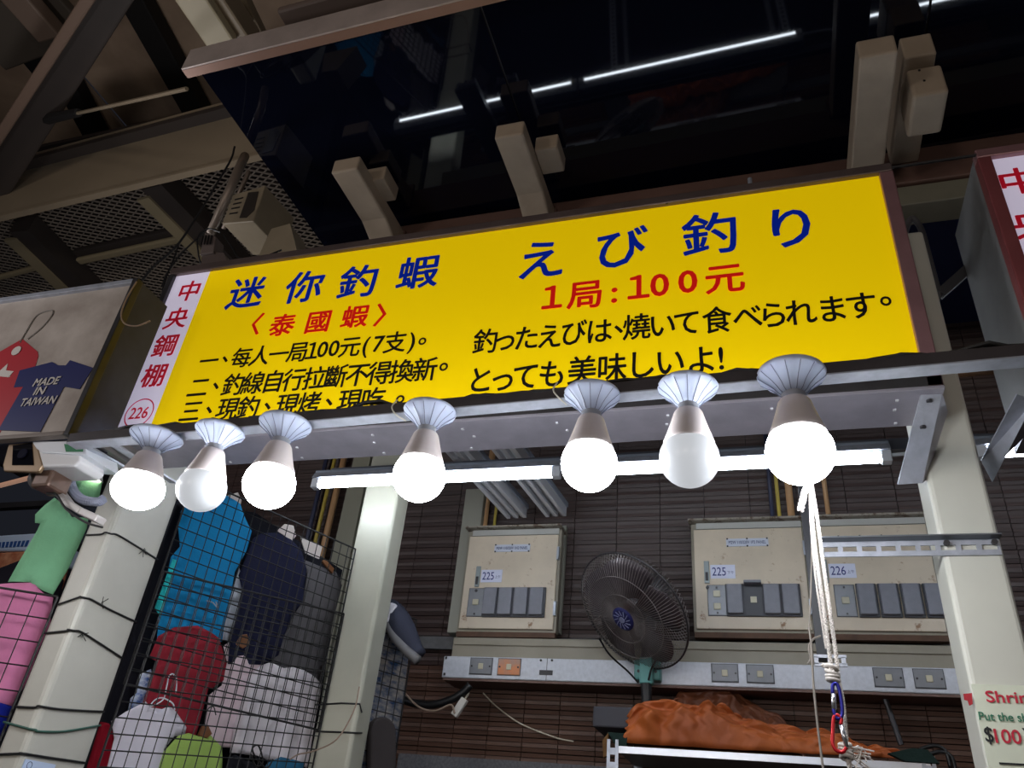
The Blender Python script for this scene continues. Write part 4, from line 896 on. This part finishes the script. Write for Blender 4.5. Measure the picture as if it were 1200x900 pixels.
for i in range(12):
    a_ = P[0].lerp(P[1], i / 12); b_ = P[0].lerp(P[1], (i + .7) / 12); c_ = P[3].lerp(P[2], (i + .7) / 12); d_ = P[3].lerp(P[2], i / 12)
    bnd.prism([V((v.x, 2.597, v.z)) for v in (a_, b_, c_, d_)], (0, 0.001, 0))
bx = [o for o in COL.objects if o.get('label') == 'pale blue carton edge behind the green T-shirt'][0]
bnd.build('blue_stripe_print', mat('stripe_blue', (40, 80, 140), 0.6), bx)
tub = MB().tube([at(0, 569, Y=2.2), at(50, 556, Y=2.2)], 0.010, 8)
tag(tub.build('gold_tube', mat('gold_tube', (230, 160, 120), 0.25, 0.8, emit=0.25, ecol=(255, 200, 170))), 'thin pinkish metal tube beneath the security camera, copper reflections put in as glow', 'lamp')  # emission stands in for copper reflections on the tube
p = at(44, 563, Y=1.45); MB().lathe([(0.022, -0.012), (0.03, 0.0), (0.034, 0.02)], p, 20, Matrix.Rotation(1.2, 3, 'Y')).build('lamp_cup', gs, cc, smooth=True)  # lamp cup grouped under the camera, with a gap between them

# ------------------------------------------------------------------ things between middle post and wall
gpm = V((-1.32, 3.05, 2)); gnm = V((0.92, -0.4, 0)).normalized()
plaid = mat('plaid_cloth', (168, 160, 152), 0.9, c2=(26, 62, 104), vscale=16, grain=(1, 1, 2.5))
cloth('folded_shirts', [(440, 715), (462, 722), (478, 770), (472, 820), (460, 905), (412, 905), (424, 800)], gpm, gnm, plaid, 'blue and cream patterned shirts stacked behind the middle post', 'cloth', folds=0.008, back=0.03)
U_ = V((0, 0, 1)).cross(gnm).normalized()
pL = atp(425, 800, gpm, gnm); pR = atp(474, 800, gpm, gnm)
grid((pL.x, pL.y, 0), (pR.x, pR.y, 0), 1.0, atp(455, 715, gpm, gnm).z, 0.045, 'black wire grid right of the middle post in front of the patterned shirts', off=0.012)
sh = thing('hanging_shoe', at(475, 740, Y=2.9), 'grey and blue sports shoe hanging beside the middle post', 'shoe')
sp = smoothpath([at(x, y, Y=2.82) for x, y in ((455, 708), (466, 728), (478, 748), (491, 768))], 6)
n_ = len(sp); MB().tube(sp, [0.030 + 0.028 * sin(pi * min(1, i / n_ * 1.15) ** 0.8) * 0.8 for i in range(n_)], 12).build('upper', fab('shoe_grey', (62, 64, 78)), sh, smooth=True)
sp = smoothpath([at(x, y, Y=2.79) for x, y in ((452, 722), (460, 742), (474, 760), (490, 774))], 6)
MB().tube(sp, [0.018] * len(sp), 10).build('sole', mat('sole_grey', (110, 108, 110), 0.7), sh, smooth=True)
p = at(457, 718, Y=2.78); MB().cbox(p, 0.03, 0.02, 0.075, Matrix.Rotation(0.3, 3, 'Y')).build('white_patch', white_cl, sh, bevel=0.006)
p = atp(450, 845, gpm + gnm * 0.03, gnm)
pp = []
for i in range(13): a_ = pi * i / 12; pp.append((450 - 15 * cos(a_), 858 - 18 * sin(a_)))
P = [atp(x, y, gpm + gnm * 0.04, gnm) for x, y in [(435, 905)] + pp + [(465, 905)]]
tag(MB().prism(P, -gnm * 0.03).build('grey_cushion', fab('cushion_grey', (74, 68, 68)), bevel=0.008), 'dark grey round-topped pad at the foot of the middle post', 'cushion')
hs = MB().tube(smoothpath([at(x, y, Y=3.1) for x, y in ((455, 808), (478, 822), (505, 826), (528, 820), (542, 812), (551, 803))], 8), [0.016] * 41, 10)
tag(hs.build('black_hose', black, smooth=True), 'thick black hose running from the middle post to the trunking end', 'hose')
mb = MB().tube(smoothpath([at(x, y, Y=3.05) for x, y in ((434, 800), (452, 798), (468, 806), (490, 828), (510, 833), (528, 826), (533, 836))], 8), 0.004, 6)
tag(mb.build('cable', mat('cable_tan', (150, 128, 112), 0.5)), 'thin tan cable hanging below the black hose', 'cable')
pg = thing('cable_connector', at(538, 829, Y=3.08), 'white cable connector hanging under the left end of the trunking', 'connector')
a_, b_ = at(532, 839, Y=3.1), at(545, 819, Y=3.1)
MB().bar(a_, b_, 0.03, 0.022, (0, 1, 0)).build('shell', mat('connector_cream', (206, 200, 192), 0.5), pg, bevel=0.004)
MB().tube(smoothpath([b_, at(549, 812, Y=3.15), at(550, 803, Y=3.2)], 5), 0.004, 6).build('lead', mat('cable_cream', (200, 190, 170), 0.5), pg)
mb = MB().tube(smoothpath([at(x, y, Y=YW - 0.02) for x, y in ((566, 812), (582, 828), (610, 848), (650, 864), (672, 869))], 8), 0.003, 6)
tag(mb.build('cable', MATS['cable_cream']), 'thin cream cable drooping on the tiled wall under the trunking', 'cable')
# lead from middle post to bottom left
mb = MB().tube(smoothpath([at(421, 805, Y=2.55), at(415, 832, Y=2.5), at(395, 866, Y=2.45), at(368, 880, Y=2.45), at(350, 884, Y=2.45), at(340, 890, Y=2.4)], 6), 0.0025, 5)
tag(mb.build('cable', MATS['cable_tan']), 'thin tan cable crossing the middle post near the bottom', 'cable')
mb = MB().tube(smoothpath([atp(x, y, gp + gn * 0.03, gn) for x, y in ((294, 884), (300, 898), (308, 893), (303, 874), (296, 877), (300, 888), (312, 900), (320, 890))], 6), 0.003, 5)
tag(mb.build('wire_coil', blackw), 'tangle of black wire at the bottom of the grid', 'wire')

# ------------------------------------------------------------------ rack with tarpaulin
YK = 2.95
rk = thing('storage_rack', (-0.05, 3.0, 0), 'slotted steel rack with a pale front edge, holding the orange tarpaulin', 'rack')
e0 = at(722, 883, Y=YK); e1 = at(1090, 893, Y=YK); zr = (e0.z + e1.z) / 2
MB().box(e0.x, e1.x, YK, YK + 0.004, zr - 0.012, zr + 0.010).build('front_edge', mat('rack_pale', (206, 208, 216), 0.3, 0.4, var=0.1, vscale=8), rk)
MB().box(e0.x, e1.x, YK + 0.005, YW - 0.04, zr - 0.004, zr).build('shelf_board', mat('rack_shelf', (130, 122, 118), 0.6), rk)
for xx in (at(718, 885, Y=YK).x, e1.x - 0.005):
    mb = MB(); zz = 0
    mb.box(xx - 0.02, xx - 0.009, YK - 0.004, YK - 0.001, 0, zr + 0.03).box(xx + 0.009, xx + 0.02, YK - 0.004, YK - 0.001, 0, zr + 0.03)
    while zz < zr: mb.box(xx - 0.01, xx + 0.01, YK - 0.004, YK - 0.001, zz, zz + 0.022); zz += 0.045
    mb.box(xx - 0.02, xx - 0.017, YK - 0.001, YK + 0.03, 0, zr + 0.03); mb.build('upright', alu, rk)
for xx in (e0.x, e1.x - 0.03): MB().box(xx, xx + 0.03, YW - 0.07, YW - 0.04, 0, zr).build('upright', alu, rk)
# tarp as a crumpled heap
def heap(name, x0, x1, y0, y1, z0, prof, m_, label, cat, nx=190, ny=44, amp=0.02, seed=1, fall=0.0):
    rnd = random.Random(seed); cr = [(rnd.uniform(x0, x1), rnd.uniform(y0, y1), rnd.uniform(0, pi), rnd.uniform(.06, .2), rnd.uniform(.4, 1)) for _ in range(46)]
    vor = [(rnd.uniform(x0, x1), rnd.uniform(0, 0.36)) for _ in range(int((x1 - x0) / 0.028))]
    vs = []; fs = []
    for j in range(ny):
        for i in range(nx):
            u_ = i / (nx - 1); v_ = j / (ny - 1); x = x0 + (x1 - x0) * u_; h = 0
            for k in range(len(prof) - 1):
                if prof[k][0] <= u_ <= prof[k + 1][0]: t = (u_ - prof[k][0]) / (prof[k + 1][0] - prof[k][0]); t = t * t * (3 - 2 * t); h = prof[k][1] * (1 - t) + prof[k + 1][1] * t
            s_ = sin(pi * min(1, v_ * 1.25) / 2) ** 0.6; y = y0 + (y1 - y0) * v_ ** 1.6
            c = 0; yy_ = v_ * 0.22
            for cx_, cy_, a_, w__, s2 in cr:
                dd = (x - cx_) * cos(a_) + (yy_ - (cy_ - y0)) * sin(a_); al = -(x - cx_) * sin(a_) + (yy_ - (cy_ - y0)) * cos(a_)
                c += s2 * (max(0, 1 - abs(dd) / (w__ * 0.22)) - 0.6 * max(0, 1 - abs(dd - w__ * 0.25) / (w__ * 0.2))) * max(0, 1 - abs(al) / (0.10 + w__))
            ds = sorted((x - ax) ** 2 + (yy_ * 1.6 - ay) ** 2 for ax, ay in vor)
            c += 0.12 * sin(31 * x + 9 * v_) + 0.9 * min(1.0, (sqrt(ds[1]) - sqrt(ds[0])) / 0.06)
            vs.append((x + 0.006 * sin(40 * v_ + 17 * x), y - amp * c * (0.4 + s_), z0 + max(0.002, h * s_ + amp * 0.5 * c * s_)))
    fs = [(j * nx + i, j * nx + i + 1, (j + 1) * nx + i + 1, (j + 1) * nx + i) for j in range(ny - 1) for i in range(nx - 1)]
    o = MB().add(vs, fs).build(name, m_, smooth=True); md = o.modifiers.new('s', 'SOLIDIFY'); md.thickness = 0.003; return tag(o, label, cat)
tarp = mat('tarp_orange', (178, 90, 32), 0.6, c2=(150, 72, 26), vscale=5, bump=0.2, bscale=24)
tx0 = at(734, 870, Y=3.0).x; tx1 = at(1078, 880, Y=3.0).x
heap('orange_tarpaulin', tx0, tx1, YK + 0.035, 3.19, zr + 0.022, [(0, 0.10), (0.06, 0.155), (0.3, 0.15), (0.42, 0.115), (0.55, 0.09), (0.72, 0.08), (0.86, 0.04), (1, 0.005)], tarp, 'crumpled orange tarpaulin heaped on the rack under the fan', 'tarpaulin', seed=4, amp=0.016)
heap('orange_tarpaulin', tx0 + 0.06, tx0 + 0.62, 3.23, 3.35, zr + 0.014, [(0, 0.08), (0.2, 0.25), (0.5, 0.26), (0.8, 0.19), (1, 0.02)], mat('tarp_brown', (120, 66, 36), 0.6, c2=(86, 46, 28), vscale=5), 'browner folded tarpaulin behind the orange one', 'tarpaulin', nx=90, seed=9, amp=0.012)
p = at(700, 832, Y=3.1); q = at(738, 858, Y=3.1)
tag(MB().box(p.x, q.x + 0.06, 3.02, 3.3, q.z - 0.0, p.z).build('grey_carton', mat('carton_grey', (62, 60, 66), 0.7), bevel=0.006), 'dark grey box poking out left of the orange tarpaulin', 'box')
P = [at(x, y, Y=2.97) for x, y in ((712, 858), (736, 860), (733, 882), (727, 882))]
tag(MB().prism([V((p.x, 2.965, p.z)) for p in P], (0, 0.03, 0)).build('green_sheet', fab('sheet_green', (34, 50, 46))), 'dark green plastic sheet corner left of the orange tarpaulin', 'cloth')
P = [at(x, y, Y=2.96) for x, y in ((1040, 884), (1068, 878), (1086, 880), (1100, 896), (1060, 893))]
tag(MB().prism([V((p.x, 2.935, p.z)) for p in P], (0, 0.03, 0)).build('green_sheet', MATS['sheet_green']), 'dark green plastic sheet at the right end of the rack', 'cloth')
mb = MB()
for k in (0, 7): mb.tube(smoothpath([at(x + k, y + k, Y=3.0) for x, y in ((1078, 878), (1095, 874), (1108, 880), (1114, 900))], 6), 0.006, 8)
tag(mb.build('black_cable', black, smooth=True), 'pair of black cables looping at the right end of the rack', 'cable')
tag(MB().tube([at(1037, 818, Y=3.3), at(1056, 873, Y=3.3)], 0.010, 8).build('grey_rod', darkst), 'slanted grey rod behind the rack under the right switch plates', 'rod')
P = [at(x, y, Y=3.0) for x, y in ((706, 868), (713, 858), (712, 885), (707, 888))]
tag(MB().prism([V((p.x, 3.0, p.z)) for p in P], (0, 0.02, 0)).build('tan_cloth', fab('cloth_tan', (120, 88, 56))), 'scrap of tan cloth hanging beside the rack upright', 'cloth')

# ------------------------------------------------------------------ rope and carabiners
YR0 = 1.42
ropem = mat('rope_white', (222, 214, 208), 0.85, var=0.2, vscale=60)
rp = thing('rope', at(948, 565, Y=YR0), 'white rope hanging below the rightmost bulb with knots', 'rope')
ztop_r = at(948, 567, Y=YR0)
mb = MB(); rope(mb, [at(x, y, Y=YR0) for x, y in ((950, 566), (952, 610), (957, 655), (964, 705), (972, 765), (976, 795))], 0.0036, 90); mb.build('strand', ropem, rp)
mb = MB(); rope(mb, [at(x, y, Y=YR0 + 0.01) for x, y in ((951, 566), (958, 610), (964, 655), (971, 705), (979, 762), (983, 797), (988, 824), (992, 868))], 0.0036, 90); mb.build('strand', ropem, rp)
mb = MB(); rope(mb, [at(x, y, Y=YR0 + 0.02) for x, y in ((948, 566), (950, 610), (955, 670), (968, 760))], 0.002, 90); mb.build('thin_strand', ropem, rp)
mb = MB(); rope(mb, [at(x, y, Y=YR0) for x, y in ((950, 566), (944, 574), (941, 586), (938, 598))], 0.0062, 45); mb.build('frayed_end', ropem, rp)
def knot(x, y, s, nm):
    mb = MB(); c = at(x, y, Y=YR0 - 0.005); rnd = random.Random(int(x))
    for k in range(4):
        R_ = Matrix.Rotation(rnd.uniform(-.5, .5), 3, 'X') @ Matrix.Rotation(rnd.uniform(-.5, .5), 3, 'Y'); z_ = (k - 1.5) * s * 0.42
        mb.tube([c + V((0, 0, z_)) + R_ @ V((s * 0.55 * cos(t), s * 0.55 * sin(t), 0)) for t in [i * pi / 8 for i in range(17)]], s * 0.24, 6)
    mb.build(nm, ropem, rp, smooth=True)
knot(975, 790, 0.015, 'knot'); knot(991, 880, 0.014, 'knot')
mb = MB(); rope(mb, [at(x, y, Y=YR0) for x, y in ((976, 790), (969, 782), (963, 779))], 0.0036); mb.build('tail', ropem, rp)
mb = MB(); rnd = random.Random(3); c = at(996, 884, Y=YR0)
for k in range(14): mb.tube(smoothpath([c, c + V((rnd.uniform(0, .02), 0, rnd.uniform(-.015, .015))), c + V((rnd.uniform(0, .035), rnd.uniform(-.01, .01), rnd.uniform(-.035, .015)))], 3), 0.0012, 4)
mb.build('frayed_tuft', ropem, rp)
mb = MB(); rope(mb, [at(x, y, Y=YR0) for x, y in ((991, 884), (996, 900), (1000, 925))], 0.0036); mb.build('tail', ropem, rp)
def carab(pts, m_, gate, label):
    t = thing('carabiner', at(*pts[len(pts) // 2], Y=YR0 - 0.012), label, 'carabiner')
    P = smoothpath([at(x, y, Y=YR0 - 0.014) for x, y in pts], 6); MB().tube(P, 0.0029, 8).build('frame', m_, t, smooth=True)
    MB().tube([at(x, y, Y=YR0 - 0.014) for x, y in gate], 0.0036, 8).build('gate', mat('gate_chrome', (206, 208, 214), 0.25, 0.8), t, smooth=True)
carab([(976, 813), (976, 803), (981, 802), (985, 815), (987, 832), (986, 840), (981, 842), (978, 836), (977, 830)], mat('anodised_blue', (34, 34, 140), 0.3, 0.4), [(976.5, 813), (977.5, 831)], 'blue carabiner with a chrome gate knotted to the white rope')
carab([(985, 849), (986, 843), (981, 838), (977, 842), (976, 858), (976, 872), (981, 880), (988, 881), (992, 876)], mat('anodised_red', (200, 28, 40), 0.3, 0.3), [(986, 850), (992, 875)], 'red carabiner clipped under the blue one')
mb = MB(); mb.tube(smoothpath([at(x, y, Y=1.55) for x, y in ((948, 735), (951, 760), (953, 800), (958, 850), (965, 905))], 6), 0.0022, 5)
mb.tube(smoothpath([at(x, y, Y=1.55) for x, y in ((962, 745), (952, 750), (948, 760), (950, 772), (947, 778))], 5), 0.0020, 5)
mb.tube(smoothpath([at(x, y, Y=1.55) for x, y in ((950, 560), (951, 640), (950, 700), (948, 735))], 6), 0.0016, 5)
tag(mb.build('grey_twine', mat('cord_grey', (132, 124, 116), 0.7)), 'thin grey twine hanging just left of the white rope', 'string')

# ------------------------------------------------------------------ gap between the signs
mb = MB().tube(smoothpath([at(x, y, Y=1.85) for x, y in ((1058, 300), (1060, 275), (1068, 256), (1079, 268), (1088, 300), (1096, 330), (1099, 345), (1090, 352))], 8), 0.009, 8)
tag(mb.build('grey_cable', mat('cable_darkgrey', (84, 82, 84), 0.5), smooth=True), 'grey cable arching over the top of the right post', 'cable')
tag(MB().bar(at(1074, 345, Y=1.83), at(1102, 346, Y=1.83), 0.02, 0.026).bar(at(1101, 345, Y=1.83), at(1136, 314, Y=1.86), 0.02, 0.026).build('flat_strap', mat('strap_grey', (96, 94, 96), 0.45, 0.4)), 'bent grey strap linking the right post and the white sign', 'bracket')
for y, c_, lab in ((427, (120, 96, 74), 'upper rusty brown pipe seen between the signs'), (439, (150, 112, 82), 'lower rusty brown pipe seen between the signs')):
    p = at(1118, y, Y=2.5); tag(MB().tube([(p.x - 0.3, 2.5, p.z), (p.x + 0.6, 2.5, p.z + 0.01)], 0.014, 8).build('rusty_pipe', mat('pipe_%d' % y, c_, 0.6, var=0.3, vscale=20), smooth=True), lab, 'pipe')
p = at(1090, 300, Y=1.75)

# ------------------------------------------------------------------ upper left: lights, switch box, roof
sb = thing('lamp_housing', at(300, 260, Y=1.9), 'beige slotted metal housing above the left end of the yellow sign', 'box')
F0 = [at(x, y, Y=1.75) for x, y in ((260, 262), (273, 228), (311, 217), (297, 259))]
Bk = [at(x, y, Y=2.05) for x, y in ((306, 288), (316, 262), (347, 250), (338, 284))]
dep = V((0.0, 0.24, -0.0))
mbx = MB(); cen = (F0[0] + F0[1] + F0[2] + F0[3]) / 4
F0 = [V((p.x, 1.75, p.z)) for p in F0]
mbx.prism(F0, (0.02, 0.19, -0.0)); mbx.build('case', mat('housing_beige', (148, 134, 112), 0.5, var=0.15, vscale=8), sb, bevel=0.004)
wv = [F0[3].lerp(F0[0], 0.10).lerp(F0[2].lerp(F0[1], 0.10), 0.12), F0[3].lerp(F0[0], 0.10).lerp(F0[2].lerp(F0[1], 0.10), 0.85)]
def fq(u_, v_): return F0[0].lerp(F0[3], u_).lerp(F0[1].lerp(F0[2], u_), v_) + V((0, -0.002, 0))
MB().prism([fq(.52, .12), fq(.52, .90), fq(.85, .85), fq(.92, .30), fq(.75, .10)], (0, 0.001, 0)).build('dark_window', mat('window_dark', (52, 46, 42), 0.4), sb)
mb = MB()
for v_ in (0.28, 0.45, 0.60, 0.75): mb.prism([fq(.14, v_), fq(.40, v_), fq(.40, v_ + .04), fq(.14, v_ + .04)], (0, 0.001, 0))
mb.build('slot', black, sb)
p_ = at(283, 262, Y=1.8)
P_ = [at(x, y, Y=1.66) for x, y in ((302, 302), (318, 268), (340, 262), (348, 294))]
MB().prism([V((p.x, 1.66, max(3.199, p.z))) for p in P_], (0, 0.10, 0)).build('foot_bracket', MATS['housing_beige'], sb)
tg = thing('ballast_box', at(300, 300, Y=1.7), 'dark wired connector block on top of the yellow sign', 'box')
P = [at(x, y, Y=1.60) for x, y in ((234, 298), (240, 272), (253, 277), (250, 296))]
MB().prism([V((p.x, 1.60, p.z)) for p in P], (0, 0.05, 0)).build('block', mat('block_grey', (104, 92, 88), 0.5), tg, bevel=0.003)
P = [at(x, y, Y=1.61) for x, y in ((233, 324), (238, 294), (262, 296), (272, 319))]
MB().prism([V((p.x, 1.61, max(p.z, 3.199))) for p in P], (0, 0.07, 0)).build('base', mat('block_brown', (88, 76, 72), 0.5), tg)
mb = MB()
for k in range(4): mb.tube([at(238 + 3.4 * k, 276, Y=1.597), at(236 + 3.4 * k, 286, Y=1.59)], 0.003, 5)
mb.build('terminal', blackw, tg)
tag(MB().tube([at(247, 274, Y=1.66), at(280, 198, Z=3.7), at(287, 183, Z=3.87)], 0.017, 12).build('steel_conduit', mat('conduit_steel', (126, 112, 100), 0.4, 0.4), smooth=True), 'steel conduit rising from the connector block to the canopy', 'pipe')
tag(MB().tube([at(262, 268, Y=1.86), at(292, 200, Z=3.87)], 0.009, 8).build('steel_conduit', MATS['conduit_steel'], smooth=True), 'thinner steel conduit right of the thick one at the canopy corner', 'pipe')
cabs = [([(275, 172), (270, 188), (250, 222), (230, 255), (207, 288), (180, 312), (165, 330), (150, 345)], 0.004, 'black cable falling from the canopy corner to the grimy sign'),
        ([(240, 272), (225, 285), (210, 300), (196, 320), (190, 335)], 0.003, 'thin black cable looping left from the connector block'),
        ([(258, 272), (244, 268), (232, 278), (233, 300), (238, 316)], 0.003, 'thin dark cable looped round the connector block'),
        ([(262, 275), (272, 290), (280, 302), (300, 304), (330, 293)], 0.003, 'thin dark cable behind the top of the yellow sign'),
        ([(209, 288), (203, 305), (196, 322), (190, 345), (192, 380), (186, 400)], 0.003, 'thin cable hanging between the two left signs'),
        ([(160, 330), (148, 350), (142, 368), (146, 379), (160, 382), (176, 376)], 0.0022, 'thin wire loop across the edge of the grimy sign')]
for pts, r_, lab in cabs:
    yy = 1.32 if 'loop across' in lab else 1.62
    tag(MB().tube(smoothpath([at(x, y, Y=yy) for x, y in pts], 6), r_, 6).build('cable', blackw if 'loop across' not in lab else MATS['cable_tan']), lab, 'cable')

# roof ---------------------------------------------------------------
greige = mat('roof_steel_greige', (150, 134, 112), 0.5, var=0.15, vscale=2)
dkb = mat('roof_steel_dark', (64, 56, 52), 0.6, var=0.2, vscale=2)
sheet = mat('roof_sheet', (176, 152, 130), 0.7, c2=(140, 118, 100), vscale=1.6)
def rbar(a_, b_, Z, w_, h_, m_, nm, label, ext=0.0, cat='beam'):
    p = at(*a_, Z=Z); q = at(*b_, Z=Z); d = (q - p).normalized(); p = p - d * ext; q = q + d * ext
    return tag(MB().bar(p, q, w_, h_).build(nm, m_, bevel=0.01), label, cat)
bt = thing('roof_girder', at(130, 235, Z=4.5), 'broad beige steel girder crossing the upper left under the high roof', 'beam')
p = at(-60, 270, Z=4.45); q = at(290, 187, Z=4.45); d = (q - p).normalized(); q = q + d * 0.5; p = p - d * 0.5
hh = at(0, 205, Y=at(0, 255, Z=4.45).y).z - 4.45
MB().bar(p + V((0, 0, hh / 2)), q + V((0, 0, hh / 2)), 0.02, hh).build('web', greige, bt)
MB().bar(p + V((0, 0, 0)), q + V((0, 0, 0)), 0.035, 0.015).build('bottom_flange', greige, bt)
MB().bar(p + V((0, 0, hh)), q + V((0, 0, hh)), 0.14, 0.035).build('top_flange', dkb, bt)
mb = MB(); nrm = d.cross(V((0, 0, 1))); MB().bar(p + V((0, 0, hh * 1.06)) + nrm * 0.06, q + V((0, 0, hh * 1.06)) + nrm * 0.06, 0.02, 0.03).build('flange_edge', greige, bt)
rbar((-5, 215), (125, 0), 4.7, 0.17, 0.12, dkb, 'roof_brace', 'dark diagonal roof brace rising from the left edge to the top', 0.25)
rbar((-20, 190), (112, -15), 4.62, 0.05, 0.10, mat('brace_edge', (120, 98, 84), 0.6), 'roof_brace', 'light edge strip of the dark diagonal roof brace', 0.1)
rbar((222, -10), (262, 50), 4.3, 0.13, 0.05, mat('roof_light_steel', (190, 178, 150), 0.5, stain=((90, 70, 50), 20, 0.62)), 'roof_joist', 'pale rust-spotted joist meeting the canopy edge at the top', 0.0)
rbar((252, -10), (290, 48), 4.36, 0.10, 0.10, greige, 'roof_joist', 'greyer joist just right of the pale joist at the top', 0.0)
rbar((283, -10), (308, 42), 4.5, 0.035, 0.05, greige, 'roof_joist', 'thin joist right of the two joists at the top', 0.0)
rbar((160, 0), (240, 145), 5.68, 0.16, 0.12, mat('roof_black', (22, 19, 19), 0.7), 'roof_purlin', 'black roof purlin between two beige roof sheets', 0.3)
rbar((78, 90), (120, 170), 5.68, 0.14, 0.12, MATS['roof_black'], 'roof_purlin', 'short black purlin crossing behind the diagonal brace', 0.0)
rbar((28, 40), (62, 82), 5.2, 0.2, 0.1, MATS['roof_black'], 'roof_purlin', 'black plate at the top left behind the brace', 0.05)
rbar((12, -15), (62, 42), 4.9, 0.14, 0.08, mat('joist_brown', (110, 92, 80), 0.6), 'roof_joist', 'brown joist at the top left corner', 0.0)
rbar((-20, 52), (85, 10), 5.0, 0.30, 0.05, mat('joist_olive', (76, 68, 60), 0.6), 'roof_joist', 'dull cross beam at the top left corner', 0.0)
rbar((-20, 68), (60, 42), 5.05, 0.06, 0.05, MATS['roof_black'], 'roof_purlin', 'thin black strip under the dull cross beam', 0.0)
rbar((335, 28), (700, -70), 4.12, 0.12, 0.03, mat('gutter_brown', (104, 88, 80), 0.6), 'canopy_gutter', 'brown gutter board above the canopy edge', 0.0)
rbar((290, 60), (560, -6), 4.03, 0.03, 0.03, mat('gutter_dark', (70, 62, 62), 0.5), 'canopy_rod', 'dark rod lying along the canopy front edge', 0.1, 'rod')
MB().tube(smoothpath([at(308, 42, Z=4.1), at(292, 44, Z=4.08), at(286, 54, Z=4.02), at(280, 68, Z=3.96)], 4), 0.009, 6).build('edge_hook', greige, can)
# roof sheets
rs_ = thing('roof_sheeting', at(150, 100, Z=5.9), 'dull beige sheets of the high market roof', 'roof')
for x in range(7):
    MB().box(-9 + x * 1.25, -9 + x * 1.25 + 1.21, 0.2, 7.5, 5.75, 5.78).build('roof_sheet', sheet, rs_)
# lower roof zone with expanded mesh
Zm = 4.75
mm = MB(); xa, xb, ya, yb = -5.6, -1.7, 2.3, 4.7
step = 0.075
k = 0
span_x = xb - xa; span_y = yb - ya
n1 = int((span_x + span_y * 1.9) / step)
for i in range(n1):
    # two families of thin ribbons forming diamonds
    for sg in (1, -1):
        c0_ = xa - (span_y * 1.9 if sg > 0 else 0) + i * step
        pts = []
        for yy in (ya, yb):
            xx = c0_ + sg * (yy - ya) * 1.9 if sg > 0 else c0_ - (yy - ya) * 1.9
            pts.append(V((xx, yy, Zm)))
        # clip to x range
        p, q = pts
        t0_, t1_ = 0, 1
        dx_ = q.x - p.x
        for lim, s_ in ((xa, 1), (xb, -1)):
            fp = s_ * (p.x - lim); fq_ = s_ * (q.x - lim)
            if fp < 0 and fq_ < 0: t0_ = 2
            elif fp < 0: t0_ = max(t0_, fp / (fp - fq_))
            elif fq_ < 0: t1_ = min(t1_, fp / (fp - fq_))
        if t0_ < t1_: mm.bar(p.lerp(q, t0_), p.lerp(q, t1_), 0.006, 0.008)
me_ = thing('expanded_mesh', (-3.6, 3.4, Zm), 'dim expanded steel mesh ceiling above the left stall', 'mesh')
tag(mm.build('mesh_strand', mat('mesh_grey', (150, 138, 126), 0.5), me_), kind='stuff')
tag(MB().box(-9, -1.0, 2.35, 7.5, 5.3, 5.33).build('roof_board', mat('board_brown', (58, 47, 42), 0.8, c2=(34, 28, 28), vscale=1.5)), 'dark board roof above the expanded mesh', 'roof')
for a_, b_, lab in (((12, 280), (88, 352), 'left joist'), ((168, 232), (262, 325), 'right joist')):
    t = thing('mesh_joist', at(*a_, Z=4.6), 'beige joist below the expanded mesh, %s of the pair' % lab, 'beam')
    p = at(*a_, Z=4.6); q = at(*b_, Z=4.6); d = (q - p).normalized(); q = q + d * 1.0; sd = d.cross(V((0, 0, 1))).normalized()
    MB().bar(p, q, 0.085, 0.02).build('flange', mat('joist_olive2', (150, 136, 108), 0.5), t); 
    MB().bar(p - d * .05 + sd * 0.10 + V((0, 0, 0.07)), q + sd * 0.10 + V((0, 0, 0.07)), 0.14, 0.13).build('web', dkb, t)
rbar((-20, 330), (45, 313), 4.68, 0.04, 0.03, MATS['joist_olive2'], 'mesh_purlin', 'thin beige purlin left of the left mesh joist', 0)
rbar((92, 306), (235, 275), 4.68, 0.05, 0.03, MATS['joist_olive2'], 'mesh_purlin', 'thin beige purlin between the two mesh joists', 0)
rbar((92, 299), (235, 268), 4.72, 0.10, 0.04, dkb, 'mesh_purlin', 'dark purlin flange between the two mesh joists', 0)
tr_ = thing('tie_rod', at(150, 120, Z=4.4), 'thin tie rod with a turnbuckle near the canopy corner', 'rod')
MB().tube([at(90, 133, Z=4.5), at(219, 104, Z=3.93)], 0.008, 6).build('rod', greige, tr_)
MB().tube([at(52, 140, Z=4.68), at(92, 132, Z=4.5)], [0.03, 0.02], 8).build('turnbuckle', MATS['roof_black'], tr_)
